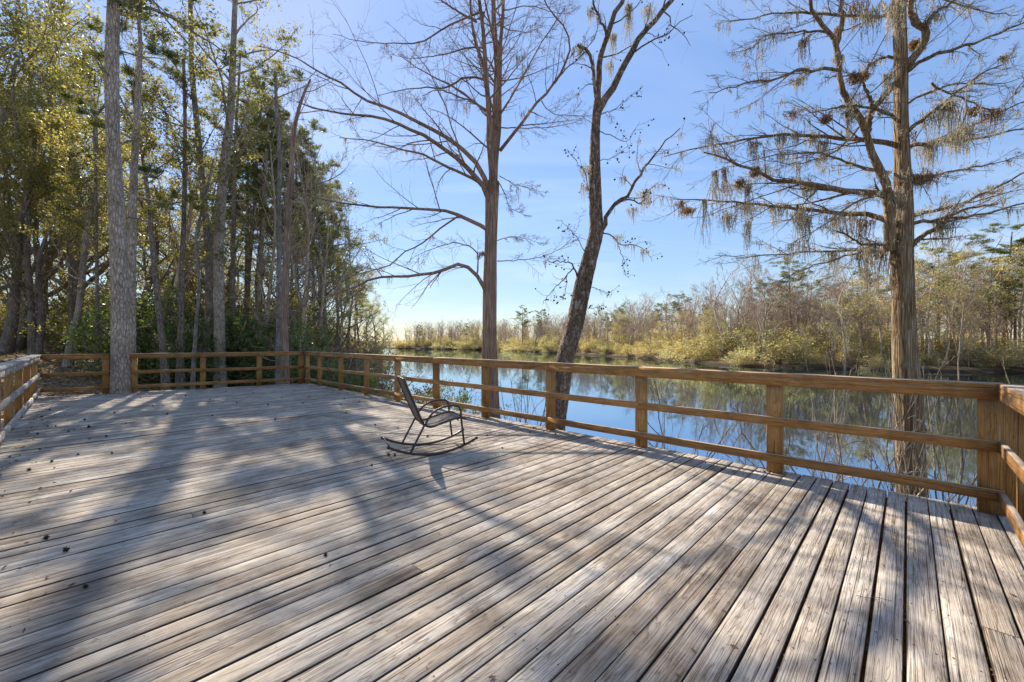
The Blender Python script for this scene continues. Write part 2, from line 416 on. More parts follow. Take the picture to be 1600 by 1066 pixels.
# ------------------------------------------------------------------ terrain
NEAR = np.array([(30, -60), (14, -12), (7.2, 3.5), (5.2, 8.5), (0.4, 14.5), (-4, 22), (-8.5, 32), (-15, 48), (-25, 75), (-31, 95), (-45, 112), (-85, 130), (-300, 220)], float)
FAR = np.array([(400, -60), (150, 15), (100, 40), (69.6, 56), (57, 61), (39, 72), (33, 107), (18, 145), (-6, 196), (-73, 247), (-300, 330)], float)
def sdist(pl, X, Y):
    """distance to polyline, positive on the left of its direction"""
    best = np.full(X.shape, 1e9); sg = np.ones(X.shape)
    for a, b in zip(pl[:-1], pl[1:]):
        d = b - a; L2 = d @ d
        t = np.clip(((X - a[0]) * d[0] + (Y - a[1]) * d[1]) / L2, 0, 1)
        dx, dy = X - (a[0] + t * d[0]), Y - (a[1] + t * d[1])
        ds = np.hypot(dx, dy); cr = d[0] * (Y - a[1]) - d[1] * (X - a[0])
        m = ds < best - 1e-6
        best = np.where(m, ds, best); sg = np.where(m, np.sign(cr), sg)
    return best * sg
def ground(X, Y):
    X = np.asarray(X, float); Y = np.asarray(Y, float)
    wob = .8 * np.sin(X * .35 + Y * .2) + .5 * np.sin(Y * .6 - X * .3)
    s = sdist(NEAR, X, Y) + wob
    hill = np.clip((-X - 14) / 14, 0, 1); hill = hill * hill * (3 - 2 * hill) * np.clip(s / 14, 0, 1)
    z1 = np.interp(s, [-30, -6, 0, 1.2, 4, 9, 13, 60], [-5.5, -4.4, -3.05, -2.65, -2.1, -.85, -.5, -.3]) + 1.3 * hill
    z1 = z1 + .06 * np.sin(X * 1.3) * np.sin(Y * 1.1 + 1) * (s > 0)
    f = -sdist(FAR, X, Y) + .9 * np.sin(X * .4 + Y * .13) + .5 * np.sin(Y * .5)
    z2 = np.interp(f, [-30, -6, 0, 1.0, 4, 30, 120], [-5.5, -4.4, -3.05, -2.5, -2.2, -1.5, -.5])
    return np.maximum(z1, z2)
def gz(x, y): return float(ground(np.array([x]), np.array([y]))[0])
def axis(lo, hi, a, b, fine, coarse):
    l = list(np.arange(a, b, fine)); x = b
    while x < hi: l.append(x); x += fine + (x - b) * coarse
    l.append(hi); x = a - fine
    while x > lo: l.insert(0, x); x -= fine + (a - x) * coarse
    l.insert(0, lo); return np.array(l)
xs = axis(-1500, 1500, -40, 20, .7, .06); ys = axis(-300, 2500, -8, 50, .7, .045)
GX, GY = np.meshgrid(xs, ys); GZ = ground(GX, GY)
rg = np.random.default_rng(3); near = (np.abs(GX) < 60) & (GY < 80); GZ = GZ + near * rg.normal(0, .02, GZ.shape)
idx = np.arange(GX.size).reshape(GX.shape)
mb = MB(); mb.add(np.stack([GX, GY, GZ], -1).reshape(-1, 3), np.stack([idx[:-1, :-1], idx[:-1, 1:], idx[1:, 1:], idx[1:, :-1]], -1).reshape(-1, 4))
struct(mb.build('ground', M['ground']))
mb = MB(); w = 1490.0
mb.add([(-w, -290, -3), (w, -290, -3), (w, 2490, -3), (-w, 2490, -3)], [(0, 1, 2, 3)])
struct(mb.build('water', M['water'], smooth=False))

# ------------------------------------------------------------------ deck
TH = .764
D1 = np.array([-math.cos(TH), math.sin(TH)]); D2 = np.array([math.sin(TH), math.cos(TH)])
ROT = math.atan2(D2[1], D2[0])
U0, V0 = 5.096, 1.025          # inner face of the river posts, v of the first visible post
UL, VL, VF = -.74, 15.6, 14.34
def W(u, v, z=0.0): return np.array([*(u * D2 + v * D1), z])
def vback(u): return VL + (VF - VL) * (u - UL) / (U0 - UL)
rng = np.random.default_rng(11)
mb = MB(); PITCH = .1318; GAP = .0074
v = -.78; i = 0
prof_x = [0, .004, .03, .5, .97, .996, 1]
def board(mb, v0, v1, u0a, u1a, u0b, u1b):
    """ends may be skewed: (u0a,u1a) on edge v0, (u0b,u1b) on edge v1"""
    n = max(2, int((u1a - u0a) / .35) + 1); rndv = rng.uniform(0, 1)
    zo = rng.normal(0, .0012); cup = rng.normal(0, .0014); tl = rng.normal(0, .001)
    uo, vo = rng.uniform(0, 60), rng.uniform(0, 60)
    e0 = np.cumsum(rng.normal(0, .0006, n)); e1 = np.cumsum(rng.normal(0, .0006, n))
    V = []; K = 8
    cols = [0, .0, .024, .35, .65, .976, 1., 1.]
    for j in range(n):
        t = j / (n - 1)
        for c, f in enumerate(cols):
            ua = u0a + (u1a - u0a) * t; ub = u0b + (u1b - u0b) * t
            uu = ua + (ub - ua) * f; vv = (v0 + e0[j]) * (1 - f) + (v1 + e1[j]) * f
            z = -.036 if c in (0, 7) else (-.0022 if c in (1, 6) else 0.0)
            z += zo + cup * (4 * (f - .5) ** 2) + tl * (f - .5) + rng.normal(0, .0002)
            V.append((uu, vv, z))
    q = []; uv = []; V = np.array(V)
    for j in range(n - 1):
        for c in range(K - 1):
            f = (j * K + c, (j + 1) * K + c, (j + 1) * K + c + 1, j * K + c + 1)
            q.append(f)
            for x in f:
                dv = V[x][1] - v0 + (.03 if c == 0 else (-0.03 if c == K - 2 else 0)) * (1 if V[x][2] < -.02 else 0)
                uv.append((V[x][0] + uo, dv + vo))
    for e in (0, (n - 1) * K):
        for c in range(0, 3):
            f = (e + c, e + c + 1, e + 6 - c, e + 7 - c) if e == 0 else (e + 7 - c, e + 6 - c, e + c + 1, e + c)
            q.append(f)
            for x in f: uv.append((uo + V[x][2], V[x][1] - v0 + vo))
    mb.add(V, q, uvq=uv, rnd=rndv)
JOIST = np.arange(-.6, 5.2, .4064)
nails = MB()
while v < VL + .2:
    v1 = v + PITCH - GAP - rng.uniform(-.001, .0025)
    ua, ub = -.95, -.95; top = U0 + .13
    def ulim(vv): return min(top, UL + (vv - .12 - VL) / (VF - VL) * (U0 - UL))
    ea, eb = ulim(v) + rng.uniform(-.004, .004), ulim(v1)
    if ea < -.7: break
    eb = max(eb, -.9)
    js = [JOIST[j] for j in (3, 5, 7, 9, 11) if JOIST[j] < min(ea, eb) - .6]
    if js and rng.uniform() < (.45 if v > 4 else .12):
        m_ = js[rng.integers(len(js))]
        board(mb, v, v1, ua, m_ - .002, ub, m_ - .002); board(mb, v, v1, m_ + .002, ea, m_ + .002, eb)
    else: board(mb, v, v1, ua, ea, ub, eb)
    for u in JOIST:
        if u < min(ea, eb) - .05:
            for f in (.2, .8):
                c = np.array([u + rng.normal(0, .006), v + (v1 - v) * f + rng.normal(0, .004), .0012])
                a = np.arange(6) * PI / 3
                nails.add(np.stack([c[0] + .0045 * np.cos(a), c[1] + .0045 * np.sin(a), np.full(6, c[2])], 1), [(0, 1, 2, 3), (0, 3, 4, 5)], uvq=[(0, 0)] * 8, rnd=0)
    v += PITCH; i += 1
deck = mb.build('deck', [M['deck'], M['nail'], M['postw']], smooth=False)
me2 = nails.mesh('nails', M['nail'])
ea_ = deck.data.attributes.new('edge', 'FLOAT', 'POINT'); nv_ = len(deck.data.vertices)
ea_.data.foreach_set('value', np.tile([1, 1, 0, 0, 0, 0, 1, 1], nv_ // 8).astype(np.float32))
deck.rotation_euler.z = ROT; struct(deck)
sc_ = bpy.data.objects.new('nail_heads', me2); COL.objects.link(sc_); sc_.parent = deck; sc_['kind'] = 'stuff'
sub = MB()     # joists, rim boards and piles under the boards
for u in JOIST:
    plank(sub, (u, -.74, -.18), (u, vback(u) - .02, -.18), .038, .235, rng)
for (a, b) in (((U0 + .10, -.76), (U0 + .10, VF + .05)), ((-.9, -.76), (-.9, VL)), ((-.95, -.765), (U0 + .12, -.765)), ((-.9, VL + .06), (U0 + .1, VF + .08))):
    plank(sub, (*a, -.18), (*b, -.18), .038, .24, rng)
for u in (.2, 2.7, 4.95):
    for vv in np.arange(0, 14, 2.6):
        p = W(u, vv); z0 = gz(p[0], p[1]) - .4
        plank(sub, (u, vv, z0), (u, vv, -.30), .14, .14, rng, side=(1, 0, 0))
so = sub.build('deck_frame', M['postw'], smooth=False); so.parent = deck

# ------------------------------------------------------------------ railings
PW, PT = .140, .089
def railing(name, label, A, B, out, postv, mats, capw=.15, ends=(0, 0), extra_posts=()):
    """A,B plan points of the inner post face line, out = outward unit normal (2d)"""
    A = np.array(A, float); B = np.array(B, float); out = np.array(out, float)
    T = (B - A); L = np.linalg.norm(T); T /= L
    root = empty('wooden_railing', (*A, 0), label, 'railing')
    o3 = (*A, 0)
    def pl(a, b, off, z0, z1, th, nm, mat, ra=0, rb=0, split=None):
        cuts = [a - ra] + (split or []) + [b + rb]
        m = MB()
        for s0, s1 in zip(cuts[:-1], cuts[1:]):
            g = .0015
            c0 = A + T * (s0 + (g if s0 != cuts[0] else 0)) + out * off; c1 = A + T * (s1 - (g if s1 != cuts[-1] else 0)) + out * off
            dz = rng.normal(0, .0015)
            plank(m, (*c0, (z0 + z1) / 2 + dz), (*c1, (z0 + z1) / 2 + dz), th, z1 - z0, rng, side=(*out, 0), seg=max(1, int((s1 - s0) / .5)), warp=.0018)
        return m.build(nm, mat, root, smooth=False, origin=o3)
    for s in postv:
        m = MB(); c = A + T * s + out * (PT / 2 + .001)
        plank(m, (*c, .003), (*c, .928), PW * rng.uniform(.97, 1.02), PT, rng, side=(*T, 0), ch=.006)
        m.build('post', mats[1], root, smooth=False, origin=o3)
    sp = [x for x in postv[2:-1:3] if .6 < x < L - .6]
    pl(0, L, -.020, .115, .203, .038, 'bottom_rail', mats[0], *ends, split=sp)
    sp2 = [x for x in postv[1:-1:3] if .6 < x < L - .6]
    pl(0, L, -.020, .510, .598, .038, 'middle_rail', mats[0], *ends, split=sp2)
    pl(0, L, -.020, .932, 1.020, .038, 'upper_rail', mats[0], *ends, split=sp)
    pl(0, L, .036, 1.022, 1.060, capw, 'top_rail', mats[0], *ends, split=sp2)
    return root
br = (M['rail'], M['postw'])
cornerv = V0 - 1.525
post_s = [1.525 * k + (V0 - (-.56)) for k in range(0, 9)]
# river railing: starts at the near right corner and runs to the far corner
riv = railing('river', 'long brown wooden railing along the river side of the deck, behind the rocking chair',
        W(U0, -.56)[:2], W(U0, VF)[:2], D2, [x for x in post_s] + [VF + .56 - .12], br, ends=(0.0, .0))
m = MB()         # boxed corner post of wide planks
o3 = riv.location
c = W(U0 + .021, -.37); c[2] = 0
plank(m, W(U0 + .021, -.518, .003), W(U0 + .021, -.518, .930), .205, .038, rng, side=(*D1, 0), ch=.004)
m.build('corner_post', M['postw'], riv, smooth=False, origin=o3)
m = MB(); plank(m, W(U0 + .05, -.70, -.35), W(U0 + .05, -.70, .930), .14, .09, rng, side=(*D1, 0), ch=.004)
m.build('corner_post', M['postw'], riv, smooth=False, origin=o3)
railing('side', 'short brown wooden railing leaving the boxed corner post at the right edge toward the viewer',
        W(U0 - .045, -.56)[:2], W(-.7, -.56)[:2], -D1, [1.5, 3.0, 4.5, 5.6], (M['rail'], M['postw']), ends=(0, 0))
railing('left', 'grey weathered railing with bleached top boards along the left side of the deck',
        W(UL, VL - .03)[:2], W(UL, -.5)[:2], -D2, [.10, .6 + .0, 2.15, 3.9, 5.4, 6.9, 8.4, 9.9, 11.4, 12.9, 14.4, 15.6], (M['railgrey'], M['postw']), capw=.17)
CL = W(UL + .03, vback(UL + .03))[:2]; CF = W(U0 - .05, vback(U0 - .05))[:2]
bt = (CF - CL); BL = np.linalg.norm(bt); bt /= BL
bo = np.array([-bt[1], bt[0]])
if bo @ D1 < 0: bo = -bo
def sAtPx(px):
    q = (px - CX) / F; return (q * CL[1] - CL[0]) / (bt[0] - q * bt[1])
sa, sb = sAtPx(170.0), sAtPx(200)
railing('backl', 'short stretch of brown back railing between the left corner and the big tree trunk',
        CL, CL + bt * sa, bo, [sAtPx(165)], br)
ps = [sAtPx(209), sAtPx(317), sAtPx(405)]
ps = [ (x - sb) for x in ps] + [BL - sb - .05]
railing('backr', 'brown back railing from the big tree trunk to the far corner before the woods',
        CL + bt * sb, CF, bo, ps, br)

# ------------------------------------------------------------------ rocking chair
ca = R(25); OX, OY = -1.025, 5.33
chair = empty('rocking_chair', (OX, OY, 0), 'brown metal patio rocking chair with sling seat standing alone on the deck', 'chair', rz=ca)
def tube_path(pts, r, name, mat='metal', n=28, sides=12, parent=chair):
    m = MB(); p = resample(pts, n) if len(pts) > 2 else np.linspace(pts[0], pts[1], 4)
    tubes(m, p, np.full(len(p), r), sides); return m.build(name, M[mat], parent)
hw = .27
def rock(x): return max(.0, (x + .05) ** 2 / (2 * 1.02)) * 1.0
for s in (-1, 1):
    y = s * hw
    xs_ = np.linspace(-.59, .50, 15)
    rk = tube_path([(x, y, rock(x) * (.95) + .0135) for x in xs_], .0155, 'rocker')
    tube_path([(-.335, y, rock(-.335) + .02), (-.155, y * .985, .40)], .013, 'leg')
    # front leg runs up into the armrest: one bent tube in the real thing, split at the seat joint
    tube_path([(.338, y, rock(.338) + .02), (.30, y, .40)], .013, 'leg')
    tube_path([(.30, y, .40), (.295, y, .47), (.29, y, .53), (.262, y, .575), (.20, y, .592), (.11, y, .590), (.02, y, .567), (-.06, y, .522), (-.118, y, .455), (-.155, y * .985, .385)], .013, 'armrest', n=40)
    tube_path([(-.605, y, rock(-.59) * .95 + .0140), (-.588, y, rock(-.588) * .95 + .0135)], .0175, 'end_cap', 'rubber')
    tube_path([(.498, y, rock(.498) * .95 + .0135), (.515, y, rock(.515) * .95 + .0135)], .0175, 'end_cap', 'rubber')
tube_path([(-.575, -hw, rock(-.575) * .95 + .022), (-.575, hw, rock(-.575) * .95 + .022)], .0095, 'cross_bar')
tube_path([(-.165, -hw + .01, .365), (-.165, hw - .01, .365)], .009, 'cross_bar')
tube_path([(.262, -hw + .005, .405), (.262, hw - .005, .405)], .009, 'cross_bar')
hi = .235
side = [(-.392, .90), (-.352, .80), (-.30, .68), (-.245, .55), (-.205, .455), (-.165, .385), (-.115, .350), (-.055, .345), (.04, .372), (.15, .402), (.26, .424), (.335, .420)]
def lpath(y):
    return [(x, y, z) for x, z in side]
fp = [(-.41, 0, .942), (-.41, hi * .55, .942), (-.408, hi * .88, .935), (-.40, hi * .99, .915)] + lpath(hi) + [(.362, hi * .97, .408), (.372, hi * .8, .402), (.375, 0, .402)]
m = MB()
for s in (-1, 1):
    p = resample([(x, y * s, z) for x, y, z in fp], 70); tubes(m, p, np.full(70, .0145), 12)
m.build('seat_frame', M['metal'], chair)
def sling(pts, name, sag, wdt=hi - .004):
    p = resample(pts, 26); nx = 13; V = []; uv = []
    dist = np.concatenate([[0], np.cumsum(np.linalg.norm(np.diff(p, axis=0), axis=1))])
    tn = np.gradient(p, axis=0); nrm = np.stack([-tn[:, 2], 0 * tn[:, 0], tn[:, 0]], 1); nrm /= np.linalg.norm(nrm, axis=1, keepdims=True)
    for layer in (0, 1):
        for i in range(26):
            for j in range(nx):
                f = j / (nx - 1) * 2 - 1
                off = -sag * (1 - f * f) * math.sin(PI * i / 25) ** .5 - .0022 * layer + .0015 * math.sin(i * 1.3 + j) * (1 - f * f)
                V.append(p[i] + nrm[i] * off + np.array([0, f * wdt, 0]))
    V = np.array(V); q = []; n1 = 26 * nx
    for i in range(25):
        for j in range(nx - 1):
            a = i * nx + j; f0 = (a, a + 1, a + nx + 1, a + nx)
            q.append(f0); uv += [(dist[x // nx], (x % nx) * .035) for x in f0]
            f1 = (n1 + a + nx, n1 + a + nx + 1, n1 + a + 1, n1 + a)
            q.append(f1); uv += [(dist[(x - n1) // nx], (x % nx) * .035) for x in f1]
    ring = [j for j in range(nx)] + [i * nx + nx - 1 for i in range(1, 26)] + [25 * nx + j for j in range(nx - 2, -1, -1)] + [i * nx for i in range(24, 0, -1)]
    for a, b in zip(ring, ring[1:] + ring[:1]):
        q.append((b, a, a + n1, b + n1)); uv += [(0, 0)] * 4
    m = MB(); m.add(V, q, uvq=uv); return m.build(name, M['sling'], chair)
sl = [(x, 0, z) for x, z in side]
sling([(-.407, 0, .93)] + sl[:5], 'backrest', .012)
sling(sl[4:], 'seat', .022)

# ------------------------------------------------------------------ tree kit
def root_at(name, x, y, label, cat='tree', group=None, dz=0.0):
    return empty(name, (x, y, gz(x, y) + dz), label, cat, group)
def limb(px_pts, Y0, Y1, r0, r1, n=14, rng=None, jit=0.0):
    k = len(px_pts); pts = [P(x, y, Y0 + (Y1 - Y0) * i / max(1, k - 1)) for i, (x, y) in enumerate(px_pts)]
    p = resample(pts, n)
    if rng is not None and jit: p[1:] += rng.normal(0, jit, (n - 1, 3))
    return p, r0 + (r1 - r0) * np.linspace(0, 1, n) ** .8
def moss_clump(mb, rng, c, length, rad, n=14, strands=5):
    """hanging tapered bundle of thin wavy strands"""
    K = n; NN = 6
    start = c + rng.normal(0, rad, (K, 3)) * np.array([1.5, 1.5, .5])
    L = length * rng.uniform(.2, 1.1, K) ** 1.3
    pts = []; d = rng.normal(0, .12, (K, 3)); cur = start
    for j in range(NN):
        pts.append(cur)
        d = d * .5 + rng.normal(0, .13, (K, 3)); d[:, 2] = -1
        pull = (c - cur) * np.array([1, 1, 0]) * .12
        cur = cur + d * (L / (NN - 1))[:, None] + pull * .5
    Pm = np.stack(pts, 1)
    rr = np.linspace(1, .25, NN)[None, :] * rng.uniform(.003, .007, (K, 1))
    tubes(mb, Pm, rr, 3, cap=False)
    # frizz
    c2 = leaf_on(rng, Pm, strands, .008 + rad * .15, 0)
    leaves(mb, rng, c2, .05, .007, np.tile([0, 0, -1.0], (len(c2), 1)), 1.1)
def pts_along(rng, polys, n, t0=.15, t1=1.0, wts=None):
    polys = [np.asarray(p) for p in polys]; out = []
    L = np.array([np.linalg.norm(np.diff(p, axis=0), axis=1).sum() for p in polys]); pr = L / L.sum()
    for i in rng.choice(len(polys), n, p=pr):
        p = polys[i]; f = rng.uniform(t0, t1) * (len(p) - 1); k = min(int(f), len(p) - 2)
        out.append(p[k] + (p[k + 1] - p[k]) * (f - k))
    return np.array(out)

def hero_trunk(mb, pts, rad, sides, rng, lump=.05, flute=None, n=90):
    p = resample(pts, n)
    kn = np.concatenate([[0], np.cumsum(np.linalg.norm(np.diff(np.array(pts), axis=0), axis=1))])
    d = np.concatenate([[0], np.cumsum(np.linalg.norm(np.diff(p, axis=0), axis=1))])
    r = np.interp(d / d[-1], kn / kn[-1], rad)
    tubes(mb, p, r, sides, lump, rng, flute, cap=False)
    return p, r
def wr(px, Y, x=765): return px / F * Y / 2 / math.sqrt(1 + ((x - CX) / F) ** 2)      # width in px -> radius, corrected for the off-axis stretch

# --- tall cypress in the middle ------------------------------------------------
def cypress_mid():
    rng = np.random.default_rng(21); Y = 10.0
    x0, y0 = (769 - CX) / F * Y, Y
    z0 = gz(x0, y0); rt = empty('cypress_tree', (x0, y0, z0), 'tall bare reddish cypress beyond the railing by the rocking chair, long limbs reaching left', 'tree'); o = (x0, y0, z0)
    m = MB()
    base = [np.array([x0, y0, z0 - .3]), P(769, 690, Y), P(767, 620, Y), P(765, 540, Y), P(765.5, 460, Y), P(767, 380, Y), P(768.5, 320, Y), P(769, 285, Y)]
    fl = lambda s, th: .07 * np.sin(7 * th + 2 * s) + .035 * np.sin(13 * th + 5 * s) + .02 * np.sin(23 * th - 4 * s)
    hero_trunk(m, base, [.26, wr(29, Y), wr(25, Y), wr(22, Y), wr(21, Y), wr(19, Y), wr(20, Y), wr(22, Y)], 40, rng, .012, fl, 80)
    stems = [([(769, 300), (767, 255), (765, 223), (762, 153), (756, 64), (748, -10), (744, -90), (740, -180)], 9.95, 9.3, wr(11, Y), .02),
             ([(770, 300), (773, 240), (774.7, 178), (776, 96), (771.5, 32), (768, -40), (766, -140), (764, -260)], 10, 10.3, wr(14, Y), .02),
             ([(770, 290), (777, 220), (780, 150), (781, 80), (786, 16), (790, -60), (796, -150)], 10.05, 10.8, wr(11, Y), .02),
             ([(764, 190), (762, 150), (757, 105), (742, 65), (736, 20), (735, -30), (730, -110)], 9.9, 9.2, wr(6, Y), .015)]
    L = [([(766, 330), (760, 300), (735, 268), (719, 252), (681, 223), (645, 204), (598, 185), (543, 178), (500, 171), (465, 160)], 10, 8.6, .075, .012),
         ([(766, 305), (755, 275), (738, 249), (706, 220), (671, 201), (623, 175), (569, 156), (540, 134), (508, 118), (464, 92), (432, 80), (400, 72)], 10, 11.6, .07, .010),
         ([(760, 295), (744, 281), (706, 265), (661, 242), (620, 232), (578, 220), (530, 215)], 10, 9.2, .045, .008),
         ([(781, 236), (797, 216), (811, 198), (840, 159), (866, 131), (888, 86), (885, 48), (859, 16), (846, -10), (830, -50)], 10, 9.3, .045, .010),
         ([(866, 131), (880, 113), (902, 92), (927, 64), (935, 30)], 9.6, 9.0, .02, .005),
         ([(845, 156), (856, 172), (875, 180), (927, 180), (960, 170)], 9.7, 8.8, .013, .003),
         ([(776, 200), (800, 200), (845, 200), (888, 194), (910, 188)], 10, 10.4, .018, .004),
         ([(762, 140), (757, 124), (735, 122), (719, 124), (696, 137), (655, 137), (623, 142), (590, 150)], 10, 10.6, .035, .006),
         ([(765, 178), (754, 169), (735, 157), (719, 153), (687, 140), (660, 150)], 10, 9.4, .032, .006),
         ([(756, 20), (751, 19), (706, 38), (655, 67), (598, 67), (560, 64), (520, 52)], 9.7, 10.5, .028, .005),
         ([(757, 75), (732, 75), (700, 84), (684, 86), (642, 92), (610, 84)], 9.8, 9.2, .024, .004),
         ([(745, 35), (715, 18), (690, 0), (670, -20), (640, -60)], 9.6, 8.9, .028, .006),
         ([(766, 362), (757, 357), (737, 346), (713, 335), (686, 328), (640, 326), (578, 322), (527, 316), (480, 306), (440, 300)], 10, 11.2, .055, .010),
         ([(716, 338), (705, 346), (688, 357), (661, 379), (631, 395), (610, 414), (574, 425), (536, 436), (509, 444), (470, 450)], 10.2, 10.8, .025, .005),
         ([(763, 465), (757, 450), (751, 439), (735, 420), (716, 412), (686, 425), (645, 431), (596, 433), (574, 439), (552, 450), (517, 460), (480, 475), (454, 493)], 10, 8.9, .058, .008),
         ([(745, 430), (747, 415), (747, 398), (740, 390), (732, 384), (712, 380), (694, 383), (672, 390), (640, 405)], 9.9, 9.5, .022, .004),
         ([(766, 400), (756, 396), (748, 401)], 10, 10, .016, .01),
         ([(777, 376), (800, 370), (825, 374), (850, 384)], 10, 10.5, .011, .003),
         ([(777, 408), (810, 406), (850, 400), (885, 382), (905, 352)], 10, 9.4, .013, .003),
         ([(779, 285), (790, 305), (798, 325), (825, 338)], 10, 9.7, .014, .003),
         ([(780, 275), (810, 290), (850, 300)], 10, 9.8, .011, .003),
         ([(776, 96), (800, 60), (840, 45), (850, 34)], 10, 10.5, .012, .003),
         ([(780, 120), (815, 95), (850, 60), (880, 30)], 10, 10.6, .012, .003),
         ([(786, 16), (830, 10), (880, 22), (910, 10)], 10.3, 11, .016, .003)]
    P1 = []; R1 = []
    for pts, a, b, r0, r1 in stems + L:
        p, r = limb(pts, a, b, r0, r1, 18, rng, .008); P1.append(p); R1.append(r)
    P1 = np.array(P1); R1 = np.array(R1)
    tubes(m, P1[:4], R1[:4], 12, .02, rng); m.build('trunk', M['bark_cyp'], rt, origin=o)
    m = MB(); tubes(m, P1[4:], R1[4:], 8, .02, rng)
    P2, R2 = spawn(rng, P1, R1, 15, .27, 48, .14, .98, 7, .11, .03, .015, .6, .42, .2, .0042, .6)
    P2b, R2b = spawn(rng, P1[:4], R1[:4], 12, .26, 62, .25, 1, 7, .08, .1, .03, .7, .3, .2, .004, .4)
    P2 = np.concatenate([P2, P2b]); R2 = np.concatenate([R2, R2b])
    P3, R3 = spawn(rng, P2, R2, 7, .38, 45, .12, 1, 5, .13, 0, 0, .6, .5, .25, .0028, .5)
    P4, R4 = spawn(rng, P3, R3, 4, .42, 42, .1, 1, 4, .12, 0, -.01, .6, .55, .3, .0017, .5)
    tubes(m, P2, R2, 5); tubes(m, P3, R3, 4, cap=False); tubes(m, P4, R4, 3, cap=False)
    m.build('branches', M['bark_cyp'], rt, origin=o)
    m = MB()
    for c in pts_along(rng, list(P2) + list(P1[4:]), 46, .3): moss_clump(m, rng, c, rng.uniform(.12, .42), .02, 7, 5)
    for c in (P(1053 - 400 - 10, 152, 9.6), P(727, 165, 9.7), P(818, 175, 9.5)): moss_clump(m, rng, c, .25, .05, 16, 8)
    mo = m.build('spanish_moss', M['mossdark'], rt, origin=o); 
cypress_mid()

